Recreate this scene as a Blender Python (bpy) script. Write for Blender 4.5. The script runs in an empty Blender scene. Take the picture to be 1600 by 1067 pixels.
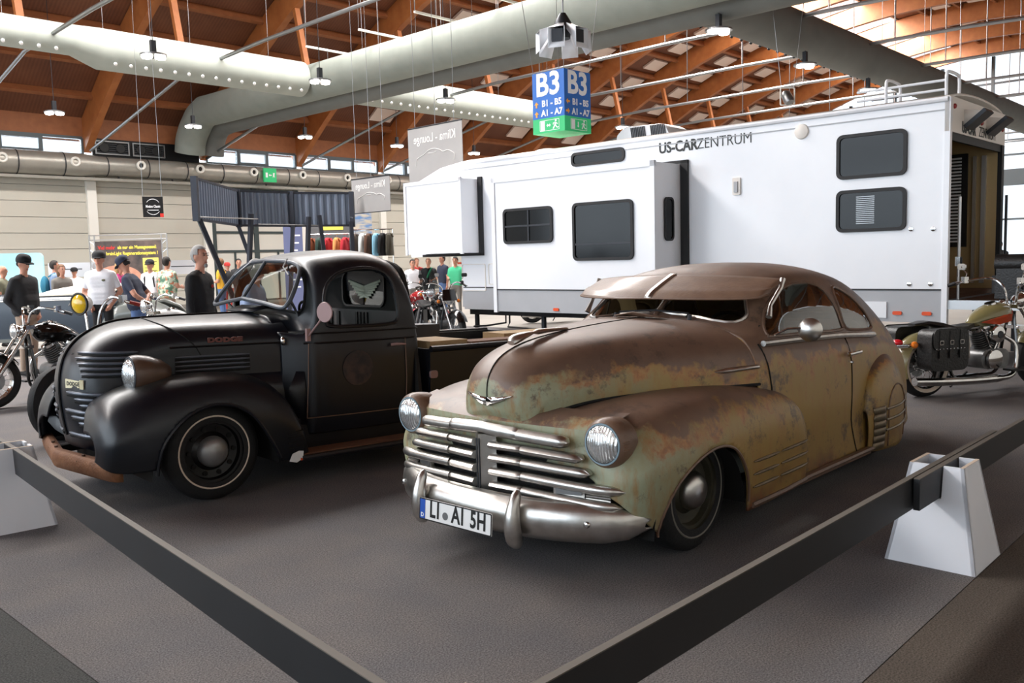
import bpy, bmesh, math, random
from mathutils import Vector, Matrix
random.seed(7)
R = math.radians
SC = bpy.context.scene
COL = SC.collection
pi = math.pi

# ------------------------------------------------------------------ camera, world, light, exposure
CAM_H = 1.55
def _cam():
    pitch, roll = -.0941, -.0257
    cd = bpy.data.cameras.new('camera'); co = bpy.data.objects.new('camera', cd); COL.objects.link(co)
    m = Matrix.Rotation(pi/2+pitch, 4, 'X') @ Matrix.Rotation(roll, 4, 'Z')
    co.matrix_world = Matrix.Translation((0, 0, CAM_H)) @ m
    cd.sensor_fit = 'HORIZONTAL'; cd.sensor_width = 36; cd.lens = 1376.5/1600*36
    cd.clip_end = 300; cd.clip_start = .05
    SC.camera = co
_cam()
HY = R(46.7)                                  # the hall's own axes: u along the hall, b towards the left wall
HM = Matrix.Rotation(HY, 4, 'Z')
def H(u, b, z=0): return HM @ Vector((u, b, z))
def _light():
    w = bpy.data.worlds.new('sky'); SC.world = w; w.use_nodes = True
    bg = w.node_tree.nodes['Background']; bg.inputs[0].default_value = (.90, .95, 1, 1); bg.inputs[1].default_value = 1.6
    def area(name, loc, rot, sx, sy, e, col):
        l = bpy.data.lights.new(name, 'AREA'); l.shape = 'RECTANGLE'; l.size = sx; l.size_y = sy; l.energy = e; l.color = col
        o = bpy.data.objects.new(name, l); COL.objects.link(o); o.matrix_world = HM @ Matrix.Translation(loc) @ rot
    # daylight through the near glazed gable, the ridge skylight and the strip windows
    area('gable_daylight', (-15.3, 16, 5.6), Matrix.Rotation(-pi/2, 4, 'Y'), 7.5, 34, 2700, (.80, .90, 1))
    area('skylight_daylight', (22, 19.95, 13.62), Matrix.Rotation(R(-9), 4, 'X'), 74, 3.2, 24000, (1, .975, .95))
    area('window_daylight', (20, 35.3, 6.2), Matrix.Rotation(-pi/2, 4, 'X'), 60, .7, 1100, (.92, .96, 1))
_light()
SC.view_settings.view_transform = 'Standard'
SC.view_settings.look = 'None'
SC.view_settings.gamma = 1
SC.view_settings.use_curve_mapping = False
SC.view_settings.exposure = 0.2

# ------------------------------------------------------------------ materials
def lin(c):
    return tuple(((x/255)/12.92 if x/255 <= .04045 else ((x/255+.055)/1.055)**2.4) for x in c[:3]) + (1,)
_M = {}
def mat(name, col, rough=.5, metal=0, col2=None, ns=6, amt=.5, bump=0, bs=60, coat=0, emit=0, trans=0, spec=.5, stretch=None, alpha=1):
    if name in _M: return _M[name]
    m = bpy.data.materials.new(name); m.use_nodes = True; nt = m.node_tree; N = nt.nodes; L = nt.links
    p = N['Principled BSDF']
    p.inputs['Base Color'].default_value = lin(col); p.inputs['Roughness'].default_value = rough; p.inputs['Metallic'].default_value = metal
    p.inputs['Specular IOR Level'].default_value = spec
    if coat: p.inputs['Coat Weight'].default_value = coat; p.inputs['Coat Roughness'].default_value = .12
    if trans: p.inputs['Transmission Weight'].default_value = trans
    if alpha < 1: p.inputs['Alpha'].default_value = alpha
    if emit: p.inputs['Emission Color'].default_value = lin(col); p.inputs['Emission Strength'].default_value = emit
    if col2 or bump:
        tc = N.new('ShaderNodeTexCoord'); mp = N.new('ShaderNodeMapping'); L.new(tc.outputs['Object'], mp.inputs[0])
        if stretch: mp.inputs['Scale'].default_value = stretch
        if col2:
            n = N.new('ShaderNodeTexNoise'); n.inputs['Scale'].default_value = ns; n.inputs['Detail'].default_value = 6; L.new(mp.outputs[0], n.inputs['Vector'])
            r = N.new('ShaderNodeValToRGB'); r.color_ramp.elements[0].position = .5-amt*.5+.001; r.color_ramp.elements[1].position = .5+amt*.5
            r.color_ramp.elements[0].color = lin(col); r.color_ramp.elements[1].color = lin(col2)
            L.new(n.outputs['Fac'], r.inputs[0]); L.new(r.outputs[0], p.inputs['Base Color'])
        if bump:
            n2 = N.new('ShaderNodeTexNoise'); n2.inputs['Scale'].default_value = bs; n2.inputs['Detail'].default_value = 4; L.new(mp.outputs[0], n2.inputs['Vector'])
            b = N.new('ShaderNodeBump'); b.inputs['Strength'].default_value = bump; b.inputs['Distance'].default_value = .02
            L.new(n2.outputs['Fac'], b.inputs['Height']); L.new(b.outputs[0], p.inputs['Normal'])
    _M[name] = m
    return m
def glass(name, tint=(235, 242, 245), a=.12, rough=.02):
    """thin pane: mostly see-through with a glossy reflection"""
    if name in _M: return _M[name]
    m = bpy.data.materials.new(name); m.use_nodes = True; nt = m.node_tree; N = nt.nodes; L = nt.links
    for n in list(N): N.remove(n)
    o = N.new('ShaderNodeOutputMaterial'); t = N.new('ShaderNodeBsdfTransparent'); t.inputs[0].default_value = lin(tint)
    g = N.new('ShaderNodeBsdfGlossy'); g.inputs['Roughness'].default_value = rough
    fr = N.new('ShaderNodeFresnel'); fr.inputs[0].default_value = 1.5
    ad = N.new('ShaderNodeMath'); ad.operation = 'ADD'; ad.inputs[1].default_value = a; L.new(fr.outputs[0], ad.inputs[0])
    mx = N.new('ShaderNodeMixShader'); L.new(ad.outputs[0], mx.inputs[0]); L.new(t.outputs[0], mx.inputs[1]); L.new(g.outputs[0], mx.inputs[2])
    L.new(mx.outputs[0], o.inputs[0]); _M[name] = m
    return m
def mats():
    mat('white', (240, 241, 243), .45); mat('black', (14, 14, 15), .5); mat('rubber', (20, 20, 21), .75, bump=.2, bs=80)
    mat('chrome', (225, 225, 225), .12, 1, col2=(190, 188, 184), ns=9, amt=.6)
    mat('old_chrome', (214, 212, 208), .3, 1, col2=(176, 172, 166), ns=14, amt=.6, bump=.03, bs=30)
    mat('steel', (150, 152, 154), .38, 1); mat('dark_steel', (60, 62, 66), .45, .7); mat('black_metal', (22, 22, 24), .35, .3)
    mat('gloss_black', (8, 8, 9), .15, coat=.6); mat('leather', (20, 19, 19), .42, bump=.25, bs=45)
    mat('skin', (205, 150, 125), .55, col2=(190, 132, 108), ns=9); mat('hair_dark', (38, 30, 26), .7); mat('hair_grey', (150, 148, 146), .7)
    mat('hair_blond', (190, 150, 100), .7); mat('hair_brown', (110, 78, 52), .7); mat('eye', (30, 24, 22), .3); mat('lips', (170, 96, 88), .5)
    mat('rust_wood', (122, 84, 58), .8, col2=(92, 58, 40), ns=9, stretch=(1, 12, 6), bump=.2, bs=40)
    mat('pale_wood', (176, 150, 112), .75, col2=(150, 122, 84), ns=8, stretch=(2, 12, 12), bump=.15, bs=40)
mats()

# ------------------------------------------------------------------ mesh building
def vec(p): return p if isinstance(p, Vector) else Vector(p)
def basis(d):
    d = vec(d).normalized(); a = Vector((0, 0, 1)) if abs(d.z) < .9 else Vector((1, 0, 0))
    x = a.cross(d).normalized(); return x, d.cross(x), d
def spline(pts, n, closed=False):
    """Catmull-Rom through pts, n samples"""
    P = [vec(p) for p in pts]; k = len(P); out = []; segs = k if closed else k-1
    for i in range(n):
        t = i/(n if closed else n-1)*segs; j = min(int(t), segs-1); u = t-j
        g = (lambda q: P[q % k]) if closed else (lambda q: P[q] if 0 <= q < k else (P[0]*2-P[1] if q < 0 else P[-1]*2-P[-2]))
        a, b, c, d = g(j-1), g(j), g(j+1), g(j+2)
        out.append(.5*((2*b)+(c-a)*u+(2*a-5*b+4*c-d)*u*u+(3*b-a-3*c+d)*u**3))
    return out
def grid(ctrl, nu, nv):
    """smooth surface through a matrix of control points: nu samples down the rows, nv along each row"""
    rows = [spline(r, nv) for r in ctrl]
    cols = [spline([r[j] for r in rows], nu) for j in range(nv)]
    return [[cols[j][i] for j in range(nv)] for i in range(nu)]
def rrect(w, h, r, n=5, cx=0, cy=0):
    out = []
    for qx, qy, a0 in ((1, 1, 0), (-1, 1, 90), (-1, -1, 180), (1, -1, 270)):
        for i in range(n+1):
            a = R(a0+90*i/n); out.append((cx+qx*(w/2-r)+r*math.cos(a), cy+qy*(h/2-r)+r*math.sin(a)))
    return out
class MB:
    def __init__(s): s.v = []; s.f = []; s.m = []; s.mi = 0
    def add(s, vs, fs):
        o = len(s.v); s.v += [tuple(p) for p in vs]
        for f in fs: s.f.append(tuple(i+o for i in f)); s.m.append(s.mi)
        return s
    def box(s, x0, x1, y0, y1, z0, z1):
        return s.add([(x, y, z) for z in (z0, z1) for y in (y0, y1) for x in (x0, x1)],
                     [(0, 2, 3, 1), (4, 5, 7, 6), (0, 1, 5, 4), (2, 6, 7, 3), (0, 4, 6, 2), (1, 3, 7, 5)])
    def beam(s, a, b, w, h, up=(0, 0, 1)):
        a, b = vec(a), vec(b); d = (b-a).normalized(); x = d.cross(vec(up))
        x = x.normalized() if x.length > 1e-5 else basis(d)[0]; y = x.cross(d)
        vs = [p+x*(i*w/2)+y*(j*h/2) for p in (a, b) for i, j in ((-1, -1), (1, -1), (1, 1), (-1, 1))]
        return s.add(vs, [(0, 1, 2, 3), (7, 6, 5, 4), (0, 4, 5, 1), (1, 5, 6, 2), (2, 6, 7, 3), (3, 7, 4, 0)])
    def loft(s, rows, closed=False, cap=False):
        n = len(rows[0]); vs = [p for r in rows for p in r]; fs = []
        for i in range(len(rows)-1):
            for j in range(n if closed else n-1):
                k = (j+1) % n; fs.append((i*n+j, i*n+k, (i+1)*n+k, (i+1)*n+j))
        if cap: fs.append(tuple(range(n-1, -1, -1))); fs.append(tuple((len(rows)-1)*n+j for j in range(n)))
        return s.add(vs, fs)
    def tube(s, pts, r, n=8, closed=False, flat=1):
        P = [vec(p) for p in pts]; rr = r if isinstance(r, (list, tuple)) else [r]*len(P); rows = []; px = None
        for i, p in enumerate(P):
            q0 = P[i-1] if i or closed else p; q1 = P[(i+1) % len(P)] if i < len(P)-1 or closed else p
            d = (q1-q0).normalized()
            if px is None: x, y, d = basis(d)
            else:
                x = px-d*px.dot(d); x = x.normalized() if x.length > 1e-6 else basis(d)[0]; y = d.cross(x)
            px = x
            rows.append([p+(x*math.cos(2*pi*k/n)+y*math.sin(2*pi*k/n)*flat)*rr[i] for k in range(n)])
        if closed: rows.append(rows[0])
        return s.loft(rows, True, not closed)
    def lathe(s, prof, o=(0, 0, 0), d=(0, 0, 1), n=20, cap=True):
        x, y, z = basis(d); o = vec(o)
        rows = [[o+z*h+(x*math.cos(2*pi*k/n)+y*math.sin(2*pi*k/n))*max(r, 1e-4) for k in range(n)] for r, h in prof]
        return s.loft(rows, True, cap)
    def cyl(s, a, b, r, n=14, r2=None):
        a, b = vec(a), vec(b); return s.lathe([(r, 0), (r if r2 is None else r2, (b-a).length)], a, b-a, n)
    def ell(s, c, r, n=14, m=9):
        c = vec(c); rows = []
        for i in range(m+1):
            t = pi*i/m; q = max(math.sin(t), .002)
            rows.append([c+Vector((r[0]*q*math.cos(2*pi*k/n), r[1]*q*math.sin(2*pi*k/n), -r[2]*math.cos(t))) for k in range(n)])
        return s.loft(rows, True, True)
    def prism(s, poly, a, b, M3=None):
        """poly in the local XY plane, extruded from z=a to z=b; M3 maps to place"""
        n = len(poly); vs = [Vector((x, y, z)) for z in (a, b) for x, y in poly]
        if M3: vs = [M3 @ v for v in vs]
        return s.add(vs, [tuple(range(n-1, -1, -1)), tuple(range(n, 2*n))]+[(i, (i+1) % n, n+(i+1) % n, n+i) for i in range(n)])
    def ring(s, poly_o, poly_i, a, b, M3=None):
        n = len(poly_o); vs = [Vector((x, y, z)) for p in (poly_o, poly_i) for z in (a, b) for x, y in p]
        if M3: vs = [M3 @ v for v in vs]
        fs = []
        for i in range(n):
            j = (i+1) % n
            fs += [(i, j, n+j, n+i), (2*n+j, 2*n+i, 3*n+i, 3*n+j), (n+i, n+j, 3*n+j, 3*n+i), (j, i, 2*n+i, 2*n+j)]
        return s.add(vs, fs)
    def mirror(s):
        o = len(s.v); s.v += [(x, -y, z) for x, y, z in s.v]
        k = len(s.f); s.f += [tuple(i+o for i in reversed(f)) for f in s.f[:k]]; s.m += s.m[:k]; return s
    def xf(s, M): s.v = [tuple(M @ Vector(p)) for p in s.v]; return s
    def build(s, name, mt, parent=None, M=None, ang=38, kind=None, solid=0):
        me = bpy.data.meshes.new(name); me.from_pydata(s.v, [], s.f)
        ms = mt if isinstance(mt, (list, tuple)) else [mt]
        for q in ms: me.materials.append(_M[q] if isinstance(q, str) else q)
        if len(ms) > 1: me.polygons.foreach_set('material_index', s.m)
        bm = bmesh.new(); bm.from_mesh(me); bmesh.ops.recalc_face_normals(bm, faces=bm.faces); bm.to_mesh(me); bm.free()
        me.polygons.foreach_set('use_smooth', [True]*len(me.polygons)); me.set_sharp_from_angle(angle=R(ang)); me.update()
        o = bpy.data.objects.new(name, me); COL.objects.link(o)
        if M is not None: o.matrix_world = M
        if parent: o.parent = parent
        if kind: o['kind'] = kind
        if solid:
            sm = o.modifiers.new('thickness', 'SOLIDIFY'); sm.thickness = solid; sm.offset = -1
        return o
def tag(o, label, cat, group=None):
    o['label'] = label; o['category'] = cat
    if group: o['group'] = group
    return o
def thing(name, label, cat, M=None, group=None):
    o = bpy.data.objects.new(name, None); COL.objects.link(o); o.empty_display_size = .1
    if M is not None: o.matrix_world = M
    return tag(o, label, cat, group)
def place(x, y, z=0, yaw=0): return Matrix.Translation((x, y, z)) @ Matrix.Rotation(yaw, 4, 'Z')
def dup(root, M=None, label=None, group=None):
    r = root.copy(); COL.objects.link(r)
    if M is not None: r.matrix_world = M
    if label: r['label'] = label
    if group: r['group'] = group
    for ch in root.children:
        c = ch.copy(); COL.objects.link(c); c.parent = r
        for g in ch.children:
            d = g.copy(); COL.objects.link(d); d.parent = c
    return r
def axes(o, x, y, z):
    m = Matrix.Identity(4)
    for i, a in enumerate((x, y, z, o)):
        for j in range(3): m[j][i] = a[j]
    return m
def text(name, txt, size, mt, parent=None, M=None, bold=0, ext=.002, align='CENTER', sx=1, spacing=1, shear=0):
    cu = bpy.data.curves.new(name, 'FONT'); cu.body = txt; cu.size = size; cu.extrude = ext; cu.offset = bold; cu.align_x = align; cu.align_y = 'CENTER'
    cu.space_character = spacing; cu.shear = shear; cu.resolution_u = 3
    t = bpy.data.objects.new('tmp', cu); COL.objects.link(t); bpy.context.view_layer.update()
    me = bpy.data.meshes.new_from_object(t.evaluated_get(bpy.context.evaluated_depsgraph_get())); bpy.data.objects.remove(t)
    if sx != 1:
        for v in me.vertices: v.co.x *= sx
    me.name = name; me.materials.clear(); me.materials.append(_M[mt])
    o = bpy.data.objects.new(name, me); COL.objects.link(o)
    if M is not None: o.matrix_world = M
    if parent: o.parent = parent
    return o
def inside(poly, x, y):
    c = False; n = len(poly); j = n-1
    for i in range(n):
        (xi, yi), (xj, yj) = poly[i], poly[j]
        if (yi > y) != (yj > y) and x < (xj-xi)*(y-yi)/(yj-yi)+xi: c = not c
        j = i
    return c
def nearest(poly, x, y):
    best = None; n = len(poly)
    for i in range(n):
        ax, ay = poly[i]; bx, by = poly[(i+1) % n]; dx, dy = bx-ax, by-ay; L = dx*dx+dy*dy
        t = 0 if L == 0 else max(0, min(1, ((x-ax)*dx+(y-ay)*dy)/L)); qx, qy = ax+t*dx, ay+t*dy; d = (qx-x)**2+(qy-y)**2
        if best is None or d < best[0]: best = (d, qx, qy)
    return best
def trim(rows, holes):
    """split a dense surface grid at outlines. holes: (poly, proj, where); proj 'xz' or 'yz' (|y|).
    returns the kept faces (MB) and one MB for each hole's cut-out"""
    n = len(rows[0]); P = [p.copy() for r in rows for p in r]; fs = []
    for i in range(len(rows)-1):
        for j in range(n-1): fs.append((i*n+j, i*n+j+1, (i+1)*n+j+1, (i+1)*n+j))
    own = {}
    def co(p, pr): return (p.x, p.z) if pr == 'xz' else (p.y, p.z)
    for k, f in enumerate(fs):
        c = (P[f[0]]+P[f[1]]+P[f[2]]+P[f[3]])/4
        for h, (poly, pr, wh) in enumerate(holes):
            if wh(c) and inside(poly, *co(c, pr)): own[k] = h; break
    vin, vout = {}, set()
    for k, f in enumerate(fs):
        if k in own:
            for i in f: vin[i] = own[k]
        else: vout.update(f)
    for i, h in vin.items():
        if i in vout:
            poly, pr, wh = holes[h]; x, y = co(P[i], pr); _, qx, qy = nearest(poly, x, y)
            if pr == 'xz': P[i].x, P[i].z = qx, qy
            else: P[i].y, P[i].z = qx, qy
    def pack(sel):
        mb = MB(); mp = {}
        for f in sel:
            for i in f:
                if i not in mp: mp[i] = len(mb.v); mb.v.append(tuple(P[i]))
            mb.f.append(tuple(mp[i] for i in f)); mb.m.append(0)
        return mb
    return pack([f for k, f in enumerate(fs) if k not in own]), [pack([f for k, f in enumerate(fs) if own.get(k) == h]) for h in range(len(holes))]
def edge_loop(poly, surf, pr, off=0):
    """3D outline of a hole polygon: looks up the missing coordinate on the nearest surface point"""
    out = []
    for a, b in poly:
        best = min(surf, key=lambda p: ((p[0]-a)**2+(p[2]-b)**2) if pr == 'xz' else ((p[1]-a)**2+(p[2]-b)**2))
        out.append(Vector((a, best[1]+off, b)) if pr == 'xz' else Vector((best[0]+off, a, b)))
    return out
# ------------------------------------------------------------------ the hall
mat('concrete', (150, 145, 138), .8, col2=(138, 133, 127), ns=1.2, bump=.05, bs=20)
def carpet_mat(name, c1, c2):
    m = mat(name, c1, .95, col2=c2, ns=2.2, amt=.8, bump=.0, spec=.1)
    nt = m.node_tree; N = nt.nodes; L = nt.links; p = N['Principled BSDF']
    tc = N.new('ShaderNodeTexCoord'); n = N.new('ShaderNodeTexNoise'); n.inputs['Scale'].default_value = 130; n.inputs['Detail'].default_value = 5; n.inputs['Roughness'].default_value = .75
    L.new(tc.outputs['Object'], n.inputs['Vector'])
    src = p.inputs['Base Color'].links[0].from_socket
    mx = N.new('ShaderNodeMix'); mx.data_type = 'RGBA'; mx.blend_type = 'MULTIPLY'; mx.inputs['Factor'].default_value = 1
    r = N.new('ShaderNodeValToRGB'); r.color_ramp.elements[0].position = .36; r.color_ramp.elements[1].position = .64; r.color_ramp.elements[0].color = (.45, .45, .45, 1); r.color_ramp.elements[1].color = (1.5, 1.5, 1.5, 1)
    L.new(n.outputs['Fac'], r.inputs[0]); L.new(src, mx.inputs['A']); L.new(r.outputs[0], mx.inputs['B']); L.new(mx.outputs['Result'], p.inputs['Base Color'])
    b = N.new('ShaderNodeBump'); b.inputs['Strength'].default_value = .3; b.inputs['Distance'].default_value = .003
    L.new(n.outputs['Fac'], b.inputs['Height']); L.new(b.outputs[0], p.inputs['Normal'])
carpet_mat('carpet_grey', (118, 112, 108), (96, 96, 100))
carpet_mat('carpet_dark', (80, 80, 78), (68, 69, 68))
carpet_mat('carpet_brown', (96, 88, 80), (84, 77, 71))
mat('wall_beige', (200, 196, 183), .7, col2=(194, 189, 177), ns=.8); mat('plaster', (222, 222, 216), .7)
mat('column_white', (236, 233, 224), .6)
mat('glulam', (172, 106, 56), .55, col2=(150, 86, 42), ns=3, stretch=(1, 1, 1), bump=.05, bs=30)
mat('purlin_wood', (150, 92, 54), .6, col2=(132, 78, 44), ns=4)
mat('panel_white', (226, 208, 196), .6); mat('frame_grey', (86, 94, 98), .45, .3); mat('frame_dark', (62, 72, 72), .5, .2)
mat('duct_steel', (172, 169, 160), .38, .55, col2=(156, 153, 145), ns=3, amt=.6); mat('fabric_duct', (172, 177, 168), .8, col2=(160, 166, 158), ns=2, bump=.04, bs=6)
mat('fabric_duct_mid', (138, 144, 136), .8, col2=(128, 134, 127), ns=2, bump=.04, bs=6); mat('fabric_duct_dark', (112, 114, 110), .85, col2=(104, 106, 102), ns=2); mat('lamp_glow', (255, 250, 240), .5, emit=16)
glass('window_glass', (240, 246, 250), .03)
def deck_mat():
    m = mat('roof_deck', (118, 66, 40), .65); nt = m.node_tree; N = nt.nodes; L = nt.links; p = N['Principled BSDF']
    tc = N.new('ShaderNodeTexCoord'); w = N.new('ShaderNodeTexWave'); w.bands_direction = 'X'; w.inputs['Scale'].default_value = 2.6; w.inputs['Distortion'].default_value = .3
    w.inputs['Detail'].default_value = 1; L.new(tc.outputs['Object'], w.inputs['Vector'])
    n = N.new('ShaderNodeTexNoise'); n.inputs['Scale'].default_value = .7; n.inputs['Detail'].default_value = 5; L.new(tc.outputs['Object'], n.inputs['Vector'])
    a = N.new('ShaderNodeMath'); a.operation = 'MULTIPLY_ADD'; a.inputs[1].default_value = .16; L.new(w.outputs['Fac'], a.inputs[0]); L.new(n.outputs['Fac'], a.inputs[2])
    r = N.new('ShaderNodeValToRGB'); r.color_ramp.elements[0].position = .35; r.color_ramp.elements[1].position = .95
    r.color_ramp.elements[0].color = lin((94, 54, 35)); r.color_ramp.elements[1].color = lin((136, 86, 58))
    L.new(a.outputs[0], r.inputs[0]); L.new(r.outputs[0], p.inputs['Base Color'])
deck_mat()

def structure(name, mb, mt, M=HM, **k):
    o = mb.build(name, mt, None, M, **k); o['kind'] = 'structure'; return o
U0, U1, B0, B1 = -16, 62.5, -4.5, 34.5
structure('floor', MB().box(U0, U1+25, B0-.4, B1+.4, -.12, -.008), 'concrete')
def slab(x0, x1, y0, y1, m, label):
    o = MB().box(x0, x1, y0, y1, -.008, .0).build('carpet', m, None, HM); tag(o, label, 'carpet')
slab(1.23, 14.3, 1.19, 17, 'carpet_grey', 'grey needle-felt carpet laid under the two old vehicles')
slab(-6, 1.225, -4.4, 17, 'carpet_dark', 'dark grey aisle carpet with a straight edge before the left barrier')
slab(1.23, 30, -4.4, 1.185, 'carpet_brown', 'brownish grey aisle carpet running past the white barrier foot')

ZC, AR = -16.9, 30.0
def arc(phi, r): return 15+r*math.sin(phi), ZC+r*math.cos(phi)
PM = math.asin(19.5/30)
SKY = (math.asin(3.2/31), math.asin(6.6/31))      # the glazed strip of the vault
ARCH_U = [13.67+4.62*k for k in range(-6, 11)]
mb = MB()
for s0, s1 in ((-PM, SKY[0]), (SKY[1], PM+.012)):
    n = 40; A = [arc(s0+(s1-s0)*i/n, 31.0) for i in range(n+1)]
    mb.loft([[(u, b, z) for b, z in A] for u in (U0, U1)])
ceil = structure('ceiling', mb, 'roof_deck', solid=0)
for k, u in enumerate(ARCH_U):
    n = 46; rows = []
    for i in range(n+1):
        ph = -PM+2*PM*i/n; (b0, z0), (b1, z1) = arc(ph, 30), arc(ph, 30.97)
        rows.append([(u-.13, b0, z0), (u+.13, b0, z0), (u+.13, b1, z1), (u-.13, b1, z1)])
    MB().loft(rows, True, True).build('arch_beam', 'glulam', ceil)
    tie = [(u, 34.2, 5.95), (u, 26.6, 7.55), (u, 22, 7.72), (u, 15, 7.78), (u, 8, 7.72), (u, 3.4, 7.55), (u, -4.2, 5.95)]
    MB().tube(tie, .055, 8).build('tie_rod', 'steel', ceil)
    for b, bt in ((26.6, 27.3), (3.4, 2.7)):
        zt = ZC+math.sqrt(900-(bt-15)**2)
        MB().beam((u, b, 7.6), (u, bt, zt+.1), .16, .2, (1, 0, 0)).build('strut', 'glulam', ceil)
    for b in (20, 15, 10):
        MB().tube([(u, b, 7.75), (u, b, ZC+math.sqrt(900-(b-15)**2)+.05)], .022, 6).build('hanger_rod', 'steel', ceil)
for i in range(-12, 13):
    ph = i*.0535
    if abs(ph) > PM or SKY[0]-.02 < ph < SKY[1]+.02: continue
    b0, z0 = arc(ph, 30.72); mb = MB(); t = Vector((0, math.cos(ph), -math.sin(ph))); nn = Vector((0, math.sin(ph), math.cos(ph)))
    c = Vector((0, b0, z0)); vs = [Vector((u, 0, 0))+c+t*(x*.07)+nn*(y*.27) for u in (U0, U1) for x, y in ((-1, 0), (1, 0), (1, 1), (-1, 1))]
    mb.add(vs, [(0, 1, 2, 3), (7, 6, 5, 4), (0, 4, 5, 1), (1, 5, 6, 2), (2, 6, 7, 3), (3, 7, 4, 0)]).build('purlin', 'purlin_wood', ceil)
pm = None
for k, u in enumerate(ARCH_U):
    if u < 26: continue
    for i in range(-11, 12):
        ph = (i+.5)*.0535
        if abs(ph) > PM-.05 or SKY[0]-.04 < ph < SKY[1]+.04: continue
        b0, z0 = arc(ph, 30.93)
        M = Matrix.Translation((u-1.0, b0, z0)) @ Matrix.Rotation(-ph, 4, 'X')
        if pm is None: pm = MB().box(-.62, .62, -.4, .4, -.05, .05).build('ceiling_panel', 'panel_white', ceil, M)
        else:
            o = pm.copy(); COL.objects.link(o); o.parent = ceil; o.matrix_basis = M
for k in range(len(ARCH_U)-1):                      # ridge skylight, one glazed unit in each bay
    u0, u1 = ARCH_U[k]+.15, ARCH_U[k+1]-.15
    (ba, za), (bb, zb) = arc(SKY[0], 31), arc(SKY[1], 31); tm = (u0+u1)/2
    w = structure('window_%d' % (20+k), MB().beam((u0, ba, za), (u1, ba, za), .1, .12).beam((u0, bb, zb), (u1, bb, zb), .1, .12).beam((tm, ba, za), (tm, bb, zb), .08, .1), 'frame_grey')
    for a, b in ((u0, tm-.04), (tm+.04, u1)): MB().add([(a, ba, za), (b, ba, za), (b, bb, zb), (a, bb, zb)], [(0, 1, 2, 3)]).build('pane', 'window_glass', w)

# left wall: panels between white columns, strip windows above, a gate
wall = structure('wall_left', MB().box(U0, U1, B1+.14, B1+.3, 0, 5.83), 'plaster')
MB().box(U0, U1, B1+.02, B1+.3, 6.46, 7.2).build('eaves_board', 'purlin_wood', wall)
for k in range(len(ARCH_U)-1):
    u0, u1 = ARCH_U[k], ARCH_U[k+1]
    if u0 < 3 or u0 > 40: continue
    gate = abs(u0-18.29) < .1
    for r in range(10):
        if gate and r < 9: continue
        MB().box(u0+.17, u1-.17, B1+.04, B1+.14, r*.58+.01, r*.58+.57).build('wall_panel', 'wall_beige', wall)
for u in ARCH_U:
    if 3 < u < 42: MB().box(u-.17, u+.17, B1-.12, B1+.13, 0, 5.8).build('wall_column', 'column_white', wall)
wn = 0
for k in range(len(ARCH_U)-1):
    u0, u1 = ARCH_U[k]+.17, ARCH_U[k+1]-.17
    if u0 < 3 or u0 > 46: continue
    wn += 1
    if abs(u0-13.84) < .1:                              # the fan bay: dark louvred boxes instead of glass
        w = structure('trim_1', MB().box(u0, u1, B1, B1+.2, 5.8, 6.46), 'black_metal')
        for a in (u0+.08, u0+1.5):
            MB().ring(rrect(1.3, .52, .02, 2), rrect(1.2, .42, .02, 2), 0, .06, axes((a+.66, B1-.01, 6.13), (1, 0, 0), (0, 0, 1), (0, -1, 0))).build('louvre_frame', 'steel', w)
            for q in range(5): MB().box(a+.06, a+1.26, B1-.05, B1, 5.94+q*.08, 5.97+q*.08).build('louvre_blade', 'dark_steel', w)
            for q in (.35, .97): MB().lathe([(.17, 0), (.19, .03), (.17, .05)], (a+q, B1-.02, 6.13), (0, -1, 0), 20).build('fan_housing', 'black', w)
        continue
    L3 = (u1-u0)/3; fr = MB().box(u0, u1, B1, B1+.14, 5.80, 5.86).box(u0, u1, B1, B1+.14, 6.38, 6.48)
    for q in range(4): fr.box(u0+q*L3-.04, u0+q*L3+.04, B1, B1+.14, 5.82, 6.42)
    w = structure('window_%d' % wn, fr, 'frame_grey')
    for q in range(3): MB().box(u0+q*L3+.04, u0+(q+1)*L3-.04, B1+.06, B1+.08, 5.86, 6.38).build('pane', 'window_glass', w)
    MB().ring(rrect(L3-.08, .52, .01, 1), rrect(L3-.22, .38, .01, 1), 0, .09, axes((u0+L3*1.5, B1-.02, 6.12), (1, 0, 0), (0, 0, 1), (0, 1, 0))).build('sash', 'frame_grey', w)
ug0, ug1 = 18.29+.17, 22.91-.17
fr = MB()
for u in (ug0+.1, 20.55, ug1-.1): fr.box(u-.11, u+.11, B1-.06, B1+.1, 0, 4.9)
for z in (2.15, 2.95, 4.75): fr.box(ug0, ug1, B1-.05, B1+.1, z-.05, z+.05)
for u in (19.5, 21.6): fr.box(u-.04, u+.04, B1-.04, B1+.08, 0, 2.15)
d = structure('door_1', fr, 'frame_dark')
mat('milk_glass', (214, 210, 200), .4)
for a, b in ((ug0+.2, 20.44), (20.66, ug1-.2)):
    for z0, z1 in ((.06, 2.1), (2.2, 2.9), (3.0, 4.7)): MB().box(a, b, B1+.0, B1+.03, z0, z1).build('pane', 'milk_glass', d)
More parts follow.
